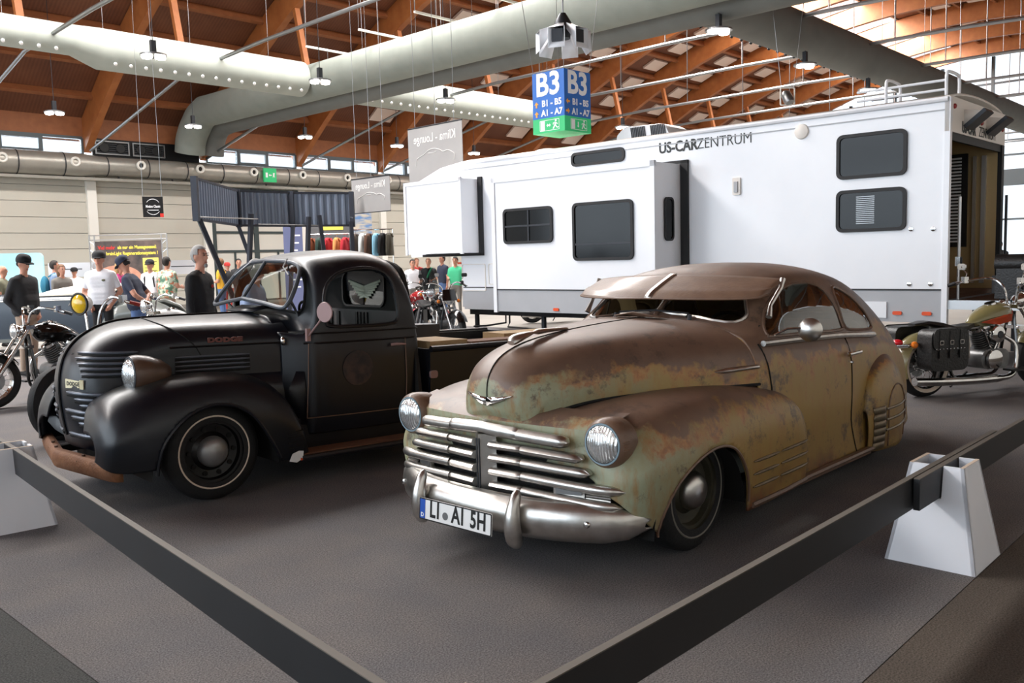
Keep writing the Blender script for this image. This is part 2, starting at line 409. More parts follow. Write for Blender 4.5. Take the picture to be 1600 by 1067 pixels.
# steel duct along the wall with round nozzles
duct = thing('ventilation_duct', 'round galvanised duct with white jet nozzles along the left wall', 'duct', HM)
MB().lathe([(.43, 0), (.43, 20.6), (.36, 21.3), (.36, 60)], (-7.5, 33.95, 5.36), (1, 0, 0), 28).build('duct_pipe', 'duct_steel', duct)
for k in range(24):
    u = 3.2+k*1.55; MB().lathe([(.445 if u < 13 else .375, -.02), (.445 if u < 13 else .375, .02)], (u, 33.95, 5.36), (1, 0, 0), 28, False).build('seam', 'dark_steel', duct)
for k in range(-2, 10):
    u = 12.84+2.4*k; o = (u, 33.95-.34, 5.44)
    nz = MB().lathe([(.09, 0), (.17, .02), (.18, .1), (.15, .14), (.1, .12), (.085, .03)], o, (0, -1, -.1), 18, False).build('jet_nozzle', 'column_white', duct)
    MB().lathe([(.001, .05), (.09, .05)], o, (0, -1, -.1), 14, False).build('nozzle_throat', 'black', nz)
tray = thing('cable_tray', 'flat grey cable tray hung below the wall duct', 'cable tray', HM)
MB().box(-7, 45, 33.85, 34.3, 4.82, 4.92).build('tray', 'duct_steel', tray)
for k in range(20): MB().box(4+k*2.1, 4.05+k*2.1, 33.9, 33.95, 4.9, 5.05).build('bracket', 'dark_steel', tray)

# right wall and the two gables; the near gable (behind the camera) and the far one are glazed
structure('wall_right', MB().box(U0, U1, B0-.3, B0, 0, 6.0), 'plaster')
def gable(name, u, zs, wn0):
    s = MB().box(u-.15, u+.15, B0, B1, 5.3, 6.3)
    for k in range(0, 14): s.box(u-.1, u+.1, B0+k*3-.09, B0+k*3+.09, 0, ZC+math.sqrt(900-min(19.49, abs(B0+k*3-15))**2)+.3)
    for z in zs:
        hw = math.sqrt(max(0, 900-(z-ZC)**2)) if z > 6 else 19.5
        s.box(u-.07, u+.07, 15-hw, 15+hw, z-.06, z+.06)
    g = structure(name, s, 'frame_grey')
    n = 40; rows = []
    for i in range(n+1):
        b = B0+39*i/n; z = ZC+math.sqrt(900-min(19.5, abs(b-15))**2)
        rows.append([(u, b, 6.3), (u, b, max(6.3, z+.5))])
    MB().loft(rows).build('pane', 'window_glass', g)
    MB().box(u-.02, u+.02, B0, B1, 0, 5.3).build('pane', 'window_glass', g)
    return g
gable('window_90', 62.2, (7.2, 8.1, 9.0, 9.9, 10.8, 11.7, 3.2), 0)
gable('window_91', -15.8, (8, 10, 12, 3), 0)

# fabric ducts
def fabric_duct(label, path, r, name='fabric_duct', m='fabric_duct'):
    d = thing(name, label, 'duct', HM); MB().tube(path, r, 28).build('sleeve', m, d); return d
d = fabric_duct('pale fabric air duct with rows of nozzles parallel to the left wall', [(-2, 24.9, 7.62), (9.6, 24.9, 7.62), (10.3, 24.9, 7.5), (16.76, 24.9, 7.5)], [.4, .4, .55, .55])
mat('nozzle_white', (240, 240, 238), .4)
def nozzles(d, u0, u1, b, z, m, side, st=.42):
    u = u0; pr = None
    while u < u1:
        if pr is None: pr = MB().lathe([(.045, 0), (.045, .05), (.02, .06)], (0, 0, 0), (0, side, -.8), 8).build('air_nozzle', m, d, Matrix.Translation((u, b, z)))
        else:
            o = pr.copy(); COL.objects.link(o); o.parent = d; o.matrix_basis = Matrix.Translation((u, b, z))
        u += st
def wires(d, us, b, z):
    for u in us: MB().tube([(u, b, z), (u, b, ZC+math.sqrt(900-(b-15)**2)+.6)], .008, 5).build('suspension_wire', 'steel', d)
nozzles(d, 2, 9.4, 24.62, 7.30, 'nozzle_white', -1); nozzles(d, 10.6, 16.6, 24.5, 7.08, 'nozzle_white', -1); wires(d, (4, 8, 10.5, 13, 15.6), 24.9, 8)
d = fabric_duct('pale fabric nozzle duct continuing behind the double trunk duct', [(18.78, 24.9, 7.5), (31, 24.9, 7.5)], .55)
nozzles(d, 18.9, 31, 24.5, 7.08, 'nozzle_white', -1); wires(d, (20, 23, 26, 29), 24.9, 8)
d = thing('trunk_duct', 'two grey trunk ducts side by side crossing the hall to the wall', 'duct', HM)
for k, (u, z) in enumerate(((17.35, 7.5), (18.25, 7.25))):
    P = spline([(u, 33.75, 6.05), (u, 33.6, 6.55), (u, 33.15, 7.05), (u, 32.3, z-.02), (u, 30, z), (u, 10, z), (u, -3.9, z)], 40)
    MB().tube(P, .58 if k == 0 else .5, 28).build('sleeve', 'fabric_duct_dark' if k else 'fabric_duct_mid', d)
for b in (24, 21.3, 18.8, 16.4, 14, 11.6, 9):
    MB().box(16.4, 18.6, b-.03, b+.03, 8.3, 8.36).build('spreader_bar', 'column_white', d)
    for u in (16.4, 18.6): MB().tube([(u, b, 8.33), (u, b, ZC+math.sqrt(900-(b-15)**2)+.6)], .009, 5).build('suspension_wire', 'steel', d)
    for u in (17.2, 18.2): MB().tube([(u, b, 8.33), (u, b, 7.9)], .008, 5).build('suspension_wire', 'steel', d)
d = fabric_duct('dark grey fabric duct with black nozzles running to the far glazed gable', [(18.95, 11.2, 7.5), (61, 11.5, 7.5)], .58, m='fabric_duct_dark')
nozzles(d, 19.2, 60, 11.55, 7.03, 'black', 1, .5); wires(d, (20, 23, 26, 30, 34, 38, 44, 50), 11.3, 8)

# hanging LED lamps
lamp0 = None
LAMPS = [(9.75+4.62*k, 20.45, 6.4) for k in range(5)]+[(10.82+4.6*k, 29.65, 6.4) for k in range(5)]+[(17.93, 10.34, 6.4), (22.98, 10.67, 6.4), (28.04, 10.97, 6.4), (47.17, 12.63, 6.4)]
for i, (u, b, z) in enumerate(LAMPS):
    row = 'over the left wall side' if b > 25 else 'in front of the fabric duct' if b > 15 else 'near the dark nozzle duct'
    lb = 'twin-head hanging LED hall lamp %s' % row; gr = 'hall lamps %s' % row
    if lamp0 is None:
        lamp0 = thing('hall_lamp', lb, 'lamp', HM @ Matrix.Translation((u, b, z)), gr)
        MB().box(-.06, .06, -.05, .05, .12, .42).build('driver_box', 'dark_steel', lamp0)
        MB().lathe([(.3, .06), (.3, .1), (.12, .14)], (0, 0, 0), (0, 0, 1), 20).build('housing', 'steel', lamp0)
        for s in (-1, 1): MB().lathe([(.02, -.02), (.11, 0), (.125, .03), (.12, .07)], (s*.14, -s*.05, 0), (0, 0, 1), 14).build('lamp_head', 'lamp_glow', lamp0)
        MB().tube([(0, 0, 0), (0, 0, 1)], .01, 5).build('cable', 'dark_steel', lamp0, Matrix.Translation((0, 0, .42)) @ Matrix.Diagonal((1, 1, 3.2, 1)))
    else:
        d = dup(lamp0, HM @ Matrix.Translation((u, b, z)), lb, gr)
        if b < 13:
            for c in d.children:
                if c.name.startswith('cable'): c.scale.z = .03
# ------------------------------------------------------------------ the white fifth-wheel trailer; local x: depth from its visible side, y: length from its rear end
mat('rv_white', (238, 240, 244), .32, col2=(232, 235, 240), ns=1.5, coat=.3); mat('rv_cream', (232, 226, 218), .45); mat('rv_grey', (172, 174, 178), .4, col2=(166, 168, 172), ns=3)
mat('seal_black', (22, 22, 24), .6); mat('tint_glass', (9, 10, 12), .12, spec=.25); mat('marker_amber', (226, 84, 36), .3); mat('marker_red', (150, 34, 34), .3)
mat('ink', (44, 48, 48), .6); mat('interior_beige', (196, 172, 128), .7, col2=(182, 158, 112), ns=2); mat('plywood', (112, 84, 62), .7, col2=(96, 70, 52), ns=3)
mat('alu', (206, 208, 210), .35, .8)
RVM = HM @ Matrix.Translation((12.25, 3.78, 0))
rv = thing('travel_trailer', 'long white fifth-wheel travel trailer with slide-outs and tinted windows', 'trailer', RVM)
W = 2.5; LN = 10.75; ZB = .58; ZR = 3.44
# outer skin: side wall, roof, front cap, far wall
side = [(0, 1.0), (9.1, 1.0), (9.1, 1.62), (LN-.12, 1.62), (LN, 2.1), (LN, 3.02), (9.6, 3.38), (9.0, ZR), (0, ZR)]
SM = axes((0, 0, 0), (0, 1, 0), (0, 0, 1), (1, 0, 0))
MB().prism(side, 0, .04, SM).prism([(y, .6 if z == 1.0 else z) for y, z in side], W-.04, W, SM).build('side_wall', 'rv_white', rv)
fr = [(9.1, .6), (9.1, 1.62), (LN-.12, 1.62), (LN, 2.1), (LN, 3.02), (9.6, 3.38)]; sk = MB()
for (a, b), (c, d) in zip(fr, fr[1:]): sk.add([(.04, a, b), (W-.04, a, b), (W-.04, c, d), (.04, c, d)], [(0, 1, 2, 3)])
sk.build('front_cap', 'rv_white', rv)
rows = []
for y, z in ((-.03, ZR), (9.0, ZR), (9.6, 3.38), (LN-.02, 3.0)):
    rows.append([(x, y, z+.02+.13*(1-((x-W/2)/(W/2))**2)**.6) for x in [W*i/16-.0 for i in range(17)]])
MB().loft(rows).build('roof', 'rv_cream', rv, solid=.03)
MB().tube([(-.015, -.02, ZR), (-.015, 9.0, ZR), (-.015, 9.6, 3.37), (-.015, LN, 3.0)], .035, 8).build('roof_rail', 'rv_white', rv)
MB().box(-.012, .0, 0, 9.0, 3.3, 3.315).build('trim_line', 'rv_grey', rv)
sk = MB().box(0, .05, 0, 9.05, ZB-.02, .99).add([(0, 9.05, .6), (0, 9.05, .99), (0, 9.1, .99), (0, 9.1, .6)], [(0, 1, 2, 3)]); sk.build('skirt', 'rv_grey', rv)
MB().box(-.012, .02, 0, 9.05, .985, 1.005).build('black_seam', 'seal_black', rv)
MB().box(.1, W-.1, 3.2, 9.0, .45, .75).build('chassis', 'black_metal', rv)
MB().box(W-.06, W, 0, 9.05, .6, 1.0).build('far_skirt', 'rv_grey', rv)
# garage inside
g = MB().box(.06, W-.06, 0, 3.1, .86, .92); g.build('garage_floor', 'plywood', rv)
MB().box(W-.10, W-.05, .02, 3.1, .92, 3.36).box(.05, W-.05, 3.1, 3.15, .92, 3.36).box(.05, .09, .02, 3.1, .92, 3.36).build('garage_lining', 'interior_beige', rv)
MB().box(.05, W-.05, .02, 3.1, 3.36, 3.40).build('garage_ceiling', 'seal_black', rv)
wn = MB().box(W-.14, W-.09, .42, 1.25, 1.55, 2.95).build('inner_window_frame', 'seal_black', rv)
for k in range(26): MB().box(W-.17, W-.145, .5, 1.15, 1.62+k*.05, 1.645+k*.05).build('blind_slat', 'rv_white', wn)
MB().box(W-.16, W-.1, .16, .22, 1.0, 2.9).box(W-.16, W-.1, .3, .34, 1.0, 2.9).build('wall_track', 'alu', rv)
# rear face: header, posts, black opening edge
MB().box(-.02, W+.02, -.04, .02, 3.03, ZR+.04).build('rear_header', 'rv_cream', rv)
MB().box(-.02, .06, -.05, .02, ZB-.04, ZR+.02).build('corner_post', 'rv_white', rv)
MB().box(W-.1, W+.02, -.04, .02, .6, 3.03).box(.06, W-.1, -.02, .02, 2.93, 3.04).build('opening_seal', 'seal_black', rv)
def on_rear(x, z, y=-.045): return axes((x, y, z), (1, 0, 0), (0, 0, 1), (0, -1, 0))
text('lettering', 'US-CAR', .2, 'ink', rv, on_rear(.78, 3.12), .006, sx=.85); text('lettering', 'ZENTRUM', .2, 'ink', rv, on_rear(1.62, 3.12), -.002, sx=.85)
for x in (.72, 1.72):
    br = MB().add([(x-.15, -.04, 3.36), (x+.15, -.04, 3.36), (x+.15, -.26, 3.32), (x-.15, -.26, 3.32), (x-.15, -.04, 3.14), (x+.15, -.04, 3.14)], [(0, 1, 2, 3), (0, 3, 4), (1, 5, 2), (2, 5, 4, 3)]).build('lamp_bracket', 'rv_cream', rv, solid=.01)
    MB().beam((x, -.05, 3.13), (x, -.3, 3.33), .34, .05, (0, 0, 1)).build('loading_lamp', 'dark_steel', br)
for x, z in ((.16, 3.36), (1.14, 3.25), (1.24, 3.25), (1.34, 3.25), (2.36, 3.25)): MB().lathe([(.035, 0), (.03, .02), (.01, .03)], (x, -.04, z), (0, -1, 0), 12).build('marker_lamp', 'marker_red', rv)
# lettering and small fittings on the side
def on_side(y, z, x=-.012): return axes((x, y, z), (0, -1, 0), (0, 0, 1), (-1, 0, 0))
text('lettering', 'US-CAR', .235, 'ink', rv, on_side(8.16-3.78, 3.25, -.006), .006, align='LEFT', sx=.88)
text('lettering', 'ZENTRUM', .235, 'ink', rv, on_side(7.46-3.78, 3.25, -.006), -.003, align='LEFT', sx=.88)
def rv_window(y0, y1, z0, z1, x=0, bar=None, gm='tint_glass', name='window', r=.09):
    w, h = abs(y1-y0), z1-z0; M3 = axes((x, (y0+y1)/2, (z0+z1)/2), (0, -1, 0), (0, 0, 1), (-1, 0, 0))
    f = MB().ring(rrect(w, h, r), rrect(w-.09, h-.09, r-.03), 0, .035, M3).build(name+'_frame', 'seal_black', rv)
    MB().prism(rrect(w-.08, h-.08, r-.03), .006, .014, M3).build('pane', gm, f)
    for kind, q in (bar or []):
        if kind == 'h': MB().box(x-.03, x-.012, min(y0, y1)+.05, max(y0, y1)-.05, q-.015, q+.015).build('glazing_bar', 'dark_steel', f)
        else: MB().box(x-.03, x-.012, q-.015, q+.015, z0+.04, z1-.04).build('glazing_bar', 'dark_steel', f)
    return f
o = 3.78
w1 = rv_window(4.26-o, 5.21-o, 2.52, 3.13)
w2 = rv_window(4.26-o, 5.21-o, 1.79, 2.37)
for k in range(15): MB().box(-.02, -.016, 4.68-o, 4.93-o, 1.9+k*.026, 1.91+k*.026).build('blind_slat', 'steel', w2)
rv_window(8.83-o, 9.98-o, 3.12, 3.36, name='transom')
MB().lathe([(.11, 0), (.1, .03), (.05, .05)], (0, 5.73-o, 3.25), (-1, 0, 0), 24).build('round_vent', 'rv_cream', rv)
vb = MB().prism(rrect(.13, .26, .02), 0, .03, on_side(6.76-o, 2.55, 0)).build('power_inlet', 'rv_cream', rv)
MB().box(-.05, -.03, 6.73-o, 6.79-o, 2.46, 2.62).build('inlet_flap', 'rv_grey', vb)
for y, z in ((4.20, 1.80), (3.92, 1.79), (4.21, 1.07), (3.94, 1.07)): MB().lathe([(.03, 0), (.03, .012), (.012, .016)], (0, y-o, z), (-1, 0, 0), 12).build('catch', 'chrome', rv)
for y in (3.98, 4.36): MB().prism(rrect(.12, .05, .02), 0, .02, on_side(y-o, .68, 0)).build('marker_lamp', 'marker_amber', rv)
bx = MB().box(-.02, .01, 4.5-o, 5.25-o, .61, .83).build('skirt_hatch', 'rv_white', rv)
for y0, y1, z0, z1 in ((12.2-o, 12.86-o, .92, 1.46), (11.95-o, 12.12-o, 1.05, 1.46)):
    M3 = on_side((y0+y1)/2, (z0+z1)/2, 0); h = MB().ring(rrect(y1-y0, z1-z0, .04), rrect(y1-y0-.03, z1-z0-.03, .03), 0, .014, M3).build('hatch_frame', 'rv_cream', rv)
    MB().prism(rrect(y1-y0-.04, z1-z0-.04, .03), 0, .008, M3).build('hatch_door', 'rv_white', h)
MB().prism(rrect(.1, .04, .015), 0, .02, on_side(12.93-o, 1.48, 0)).build('marker_lamp', 'marker_amber', rv)
# the big slide-out and the bedroom slide-out
s2 = MB().box(-.78, .0, 7.74-o, 11.2-o, 1.0, 2.97).build('slide_out', 'rv_white', rv)
MB().box(-.80, -.74, 7.72-o, 7.80-o, .58, 2.99).box(-.80, -.74, 11.14-o, 11.22-o, .58, 2.99).box(-.80, -.74, 7.72-o, 11.22-o, 2.9, 2.99).build('slide_trim', 'rv_white', s2)
MB().box(-.775, -.70, 7.80-o, 11.14-o, .6, .985).build('slide_skirt', 'rv_grey', s2)
MB().box(-.79, -.77, 7.80-o, 11.14-o, .985, 1.003).build('slide_seam', 'seal_black', s2)
MB().box(-.05, -.005, 7.60-o, 7.73-o, .98, 3.03).box(-.05, -.005, 7.60-o, 11.3-o, 2.985, 3.03).build('slide_seal', 'seal_black', s2)
MB().prism(rrect(.12, .05, .02), 0, .02, on_side(9.75-o, .66, -.775)).build('marker_lamp', 'marker_amber', s2)
def sw(y0, y1, z0, z1, bar): rv_window(y0-o, y1-o, z0, z1, -.78, [(a, (b-o) if a == 'v' else b) for a, b in bar])
sw(9.78, 10.93, 1.8, 2.42, [('v', 10.33), ('h', 2.11)]); sw(8.12, 9.34, 1.48, 2.43, [('h', 1.75)])
M3 = axes((-.39, 7.735-o, 2.1), (1, 0, 0), (0, 0, 1), (0, -1, 0))
f = MB().ring(rrect(.26, .68, .08), rrect(.2, .62, .06), 0, .025, M3).build('side_window_frame', 'seal_black', rv); MB().prism(rrect(.21, .63, .06), .003, .01, M3).build('pane', 'tint_glass', f)
s1 = MB().box(-.5, 0, 12.33-o, 13.95-o, 1.68, 3.1).build('slide_out', 'rv_white', rv)
MB().box(-.52, -.48, 12.30-o, 12.36-o, 1.66, 3.12).box(-.52, -.48, 13.92-o, 13.98-o, 1.66, 3.12).box(-.52, -.48, 12.3-o, 13.98-o, 3.05, 3.12).build('slide_trim', 'rv_white', s1)
MB().box(-.05, -.005, 12.22-o, 12.32-o, 1.62, 3.14).box(-.05, -.005, 12.22-o, 14-o, 1.62, 1.67).build('slide_seal', 'seal_black', s1)
# roof gear
ac = MB(); P = [(0, 0), (.1, .22), (.25, .3), (1.0, .33), (1.15, .2), (1.2, 0)]
rows = [[(1.0+x0, 8.55-o+.02+p, ZR+.1+q*(.92 if x0 in (0, .75) else 1)) for p, q in P] for x0 in (0, .08, .67, .75)]
a = ac.loft(rows, False, True).build('air_conditioner', 'rv_white', rv)
for k in range(9):
    for q in (0, 1): MB().beam((.985, 8.62-o+.06+q*.42+k*.035, ZR+.17), (.985, 8.62-o+.09+q*.42+k*.035, ZR+.38), .02, .012).build('grille_slot', 'dark_steel', a)
MB().ell((1.0, 11.4-o, ZR+.12), (.3, .35, .1)).build('roof_vent', 'rv_cream', rv)
for y in (.12, .9):
    MB().tube(spline([(.35, y, ZR+.1), (.35, y, ZR+.36), (.45, y, ZR+.42), (.8, y, ZR+.42), (.88, y, ZR+.36), (.88, y, ZR+.12)], 20), .022, 8).build('roof_hoop', 'rv_white', rv)
MB().tube([(.35, .12, ZR+.3), (.35, 1.3, ZR+.3)], .018, 8).tube([(.35, .12, ZR+.18), (.35, 1.3, ZR+.18)], .018, 8).build('hoop_rail', 'rv_white', rv)
# jacks, wheels, fold-out deck
for y in (9.0, 7.2):
    j = MB().cyl((.3, y, .1), (.3, y, .75), .05).build('jack_leg', 'dark_steel', rv); MB().lathe([(.14, 0), (.14, .02), (.06, .03)], (.3, y, .09), (0, 0, 1), 14).build('jack_foot', 'dark_steel', j)
for dy in (0, .1): MB().tube([(.2, 8.0+dy, .62), (.2, 8.0+dy, .3), (.2, 8.05+dy*6, .22), (.2, 8.1+dy*9-(.9 if dy == 0 else 0), .2)], .018, 6).build('step_strut', 'black_metal', rv)
for y in (4.2, 5.1):
    for x in (.22, W-.3): 
        t = MB().lathe([(.2, -.1), (.34, -.1), (.37, -.05), (.37, .05), (.34, .1), (.2, .1)], (x, y, .37), (1, 0, 0), 28).build('tyre', 'rubber', rv); MB().lathe([(.2, -.05), (.05, -.08), (.02, -.09)], (x, y, .37), (1, 0, 0), 20).build('wheel_rim', 'steel', t)
dk = MB().box(.05, W-.05, -1.95, -.02, .78, .84).build('fold_out_deck', 'plywood', rv)
MB().box(.02, .06, -1.95, -.02, .74, .86).box(.05, W-.05, -2.0, -1.95, .74, .86).build('deck_edge', 'alu', dk)
MB().box(W-.5, W-.48, -1.9, -.05, .86, 1.12).build('tread_plate', 'steel', dk)
for y in (-1.8, -.3):
    for x in (.3, W-.3): MB().cyl((x, y, 0), (x, y, .78), .03).build('deck_leg', 'dark_steel', dk)
for y in (-.12,): 
    MB().tube([(.2, y, .86), (.2, y, 2.2)], .02, 8).build('grab_pole', 'alu', dk); MB().box(.15, .25, y-.03, y+.03, 1.3, 1.42).build('pole_clamp', 'chrome', dk)
for x in (W+.03,): MB().tube([(x, -.08, .9), (x, -.08, 2.3)], .02, 8).build('grab_pole', 'dark_steel', dk)
for i, (y, L) in enumerate(((9.0, 'wooden block under the trailer jack nearest the gooseneck'), (7.2, 'wooden block under the trailer jack below the amber lamp'))):
    tag(MB().box(-.22, .22, -.18, .18, 0, .088).build('timber_block', 'pale_wood', None, RVM @ Matrix.Translation((.3, y, 0))), L, 'block')
# ------------------------------------------------------------------ the rusty fastback coupe; local x forward, y left, z up
def patina(name, zones):
    m = mat(name, (100, 80, 66), .5); nt = m.node_tree; N = nt.nodes; L = nt.links; p = N['Principled BSDF']
    def node(t, **k):
        n = N.new(t)
        for a, b in k.items(): setattr(n, a, b)
        return n
    def math_(op, a, b=None, c=None):
        n = node('ShaderNodeMath', operation=op)
        for i, v in enumerate((a, b, c)):
            if v is None: continue
            if isinstance(v, (int, float)): n.inputs[i].default_value = v
            else: L.new(v, n.inputs[i])
        return n.outputs[0]
    def noise(sc, det=7, rough=.6, st=None):
        n = node('ShaderNodeTexNoise'); n.inputs['Scale'].default_value = sc; n.inputs['Detail'].default_value = det; n.inputs['Roughness'].default_value = rough
        if st:
            mp = node('ShaderNodeMapping'); mp.inputs['Scale'].default_value = st; L.new(tc.outputs['Object'], mp.inputs[0]); L.new(mp.outputs[0], n.inputs['Vector'])
        else: L.new(tc.outputs['Object'], n.inputs['Vector'])
        return n.outputs['Fac']
    def ramp(f, stops):
        r = node('ShaderNodeValToRGB'); e = r.color_ramp.elements
        while len(e) < len(stops): e.new(.5)
        for i, (q, c) in enumerate(stops): e[i].position = q; e[i].color = lin(c) if isinstance(c, tuple) else (c, c, c, 1)
        L.new(f, r.inputs[0]); return r.outputs[0]
    def mix(f, a, b):
        n = node('ShaderNodeMix', data_type='RGBA'); L.new(f, n.inputs['Factor']); L.new(a, n.inputs['A']); L.new(b, n.inputs['B']); return n.outputs['Result']
    tc = node('ShaderNodeTexCoord'); sx = node('ShaderNodeSeparateXYZ'); L.new(tc.outputs['Object'], sx.inputs[0])
    ge = node('ShaderNodeNewGeometry'); sn = node('ShaderNodeSeparateXYZ'); L.new(ge.outputs['Normal'], sn.inputs[0])
    p.inputs['Base Color'].default_value = (.1, .1, .1, 1)
    zones(p, L, math_, noise, ramp, mix, sx.outputs, sn.outputs)
    b = node('ShaderNodeBump'); b.inputs['Strength'].default_value = .05; b.inputs['Distance'].default_value = .002; L.new(noise(70, 3), b.inputs['Height']); L.new(b.outputs[0], p.inputs['Normal'])
    return m
def rust_zones(p, L, math_, noise, ramp, mix, xyz, nrm):
    n1 = noise(2.6); n2 = noise(7, 8, .7); n3 = noise(28, 5); n4 = noise(5, 6, .65, (3, 3, .8))
    # olive towards the doors, pale green at the front
    gx = math_('MULTIPLY_ADD', xyz[0], .8, .45); gx = math_('ADD', gx, math_('MULTIPLY', math_('SUBTRACT', n2, .5), .9))
    green = ramp(gx, [(.0, (142, 114, 58)), (.35, (142, 118, 66)), (.6, (134, 124, 88)), (.9, (140, 144, 118))])
    green = mix(math_('MULTIPLY', ramp(n4, [(.48, 0.), (.64, 1.)]), .7), green, ramp(n3, [(.3, (132, 94, 48)), (.7, (150, 112, 62))]))
    brown = ramp(n1, [(.3, (84, 64, 54)), (.55, (104, 80, 66)), (.75, (118, 92, 74))])
    t = math_('MULTIPLY_ADD', nrm[2], .62, math_('MULTIPLY', math_('SUBTRACT', xyz[2], .74), .95)); t = math_('ADD', t, math_('MULTIPLY', math_('SUBTRACT', n1, .5), 1.5))
    t = math_('ADD', t, math_('MULTIPLY', math_('SUBTRACT', n2, .5), .75))
    f = ramp(t, [(.30, 0.), (.44, 1.)])
    c = mix(f, green, brown)
    edge = math_('MULTIPLY', ramp(t, [(.16, 0.), (.28, 1.), (.36, 1.), (.46, 0.)]), ramp(n2, [(.42, 0.), (.6, 1.)]))
    c = mix(math_('MULTIPLY', edge, .9), c, ramp(n3, [(.35, (168, 116, 62)), (.65, (136, 84, 46))]))
    low = math_('MULTIPLY', ramp(math_('ADD', xyz[2], math_('MULTIPLY', n2, .35)), [(.36, 1.), (.5, 0.)]), ramp(n1, [(.45, 0.), (.6, 1.)]))
    c = mix(low, c, ramp(n3, [(.35, (122, 74, 42)), (.65, (74, 50, 38))]))
    spots = math_('MULTIPLY', ramp(noise(4.2, 10, .78), [(.545, 0.), (.63, 1.)]), .85)
    c = mix(spots, c, ramp(n3, [(.4, (62, 52, 46)), (.7, (88, 66, 52))]))
    L.new(c, p.inputs['Base Color']); p.inputs['Roughness'].default_value = .48; p.inputs['Coat Weight'].default_value = .12; p.inputs['Coat Roughness'].default_value = .3
patina('rust_paint', rust_zones)
mat('rust_brown', (92, 68, 54), .5, col2=(112, 86, 68), ns=9, bump=.1, bs=50, coat=.15)
mat('trim_dull', (128, 116, 96), .42, .6, col2=(104, 92, 74), ns=12); mat('gap_black', (10, 9, 8), .9); mat('interior_dark', (26, 23, 21), .9); mat('seat_tan', (128, 96, 62), .8, col2=(104, 74, 46), ns=12)
glass('car_glass', (200, 212, 206), .1); mat('plate_white', (236, 238, 238), .35); mat('plate_blue', (28, 82, 178), .4); mat('plate_black', (12, 12, 12), .5)
mat('seal_grey', (120, 140, 150), .4); mat('lamp_chrome', (236, 238, 240), .08, 1); mat('wheel_olive', (70, 66, 50), .45, .2, col2=(48, 46, 38), ns=10)
def lens_mat():
    m = mat('headlamp_glass', (236, 240, 242), .08, trans=.0, coat=1); nt = m.node_tree; p = nt.nodes['Principled BSDF']; N = nt.nodes; L = nt.links
    tc = N.new('ShaderNodeTexCoord'); w = N.new('ShaderNodeTexWave'); w.bands_direction = 'Y'; w.inputs['Scale'].default_value = 22; w.inputs['Distortion'].default_value = 1.5; L.new(tc.outputs['Object'], w.inputs['Vector'])
    b = N.new('ShaderNodeBump'); b.inputs['Strength'].default_value = .5; b.inputs['Distance'].default_value = .01; L.new(w.outputs['Fac'], b.inputs['Height']); L.new(b.outputs[0], p.inputs['Normal'])
    p.inputs['Metallic'].default_value = .85; p.inputs['Roughness'].default_value = .2
lens_mat()
def yaw_of(az): return math.atan2(-math.cos(R(az)), -math.sin(R(az)))
CM = place(.31, 4.96, 0, yaw_of(43.4))
car = thing('fastback_coupe', 'rusty brown and green lowered fastback coupe with chrome grille and sun visor', 'car', CM)
def sub(name, mb, m, parent=None, **k): return mb.build(name, m, parent or car, **k)
# hood: hoops from the centre line to the seam beside the fender
CL = [(.600, .735), (.640, .80), (.648, .88), (.625, .96), (.55, 1.035), (.42, 1.085), (.25, 1.115), (0, 1.138), (-.35, 1.155), (-.76, 1.165)]
SE = [(.555, .24, .735), (.53, .262, .745), (.50, .285, .757), (.46, .305, .77), (.39, .335, .785), (.29, .375, .80), (.15, .43, .81), (-.1, .53, .815), (-.4, .665, .81), (-.765, .787, .80)]
ctrl = []
for q, ((cx, cz), (sx, sy, sz)) in enumerate(zip(CL, SE)):
    dz = cz-sz; k = max(0, (q-5)/4)
    o1, o2, o3, o4 = ((.012+.03*dz)*(1-k)+.012*k, (.035+.10*dz)*(1-k)+.046*k, (.06+.34*dz)*(1-k)+.135*k, (.68*dz)*(1-k)+.255*k)
    ctrl.append([(cx, 0, cz), (cx*.94+sx*.06, .36*sy, cz-o1), (cx*.75+sx*.25, .66*sy, cz-o2), (cx*.4+sx*.6, .885*sy, cz-o3), (cx*.1+sx*.9, .975*sy, cz-o4), (sx, sy, sz)])
g = grid(ctrl, 46, 22); full = [[Vector((p.x, -p.y, p.z)) for p in reversed(r[1:])]+r for r in g]
hood = sub('hood', MB().loft(full), 'rust_paint')
MB().tube([r[0]+Vector((.001, 0, .001)) for r in g[6:]], .0035, 5).build('hood_seam', 'gap_black', hood)
for s in (1, -1): MB().tube([Vector((p[-1].x, s*p[-1].y, p[-1].z)) for p in g], .009, 6).build('hood_gap', 'gap_black', hood)
# bird badge on the nose, mascot on the ridge
bd = MB(); flat = [p for r in g for p in r if p.z < 1.0 and p.x > .3]
def nose(y, z): p = min(flat, key=lambda p: (p.y-y)**2+(p.z-z)**2); return (p.x+.014, y, z)
for s in (1, -1):
    P = [nose(y, z) for y, z in ((0, .842), (.05, .846), (.10, .852), (.16, .858), (.11, .832), (.06, .815), (.03, .803), (0, .798))]; bd.add([(x, s*y, z) for x, y, z in P], [(0, 1, 7), (1, 6, 7), (1, 5, 6), (1, 2, 5), (2, 4, 5), (2, 3, 4)])
bd.build('wing_badge', 'lamp_chrome', hood, solid=.012)
ms = MB(); P = spline([(.46, 0, 1.105), (.42, 0, 1.125), (.30, 0, 1.145), (.18, 0, 1.15), (.0, 0, 1.148)], 14)
ms.tube(P, [.012+.03*math.sin(pi*min(1, i/13*1.6+.15)) if i < 8 else .018*(1-(i-8)/7)+.008 for i in range(14)], 10, flat=.6).build('mascot', 'old_chrome', hood)
sub('hood_side_spear', MB().tube([(-.46, .67, .895), (-.52, .70, .897), (-.76, .775, .90)], [.006, .022, .018], 10, flat=.7), 'old_chrome')
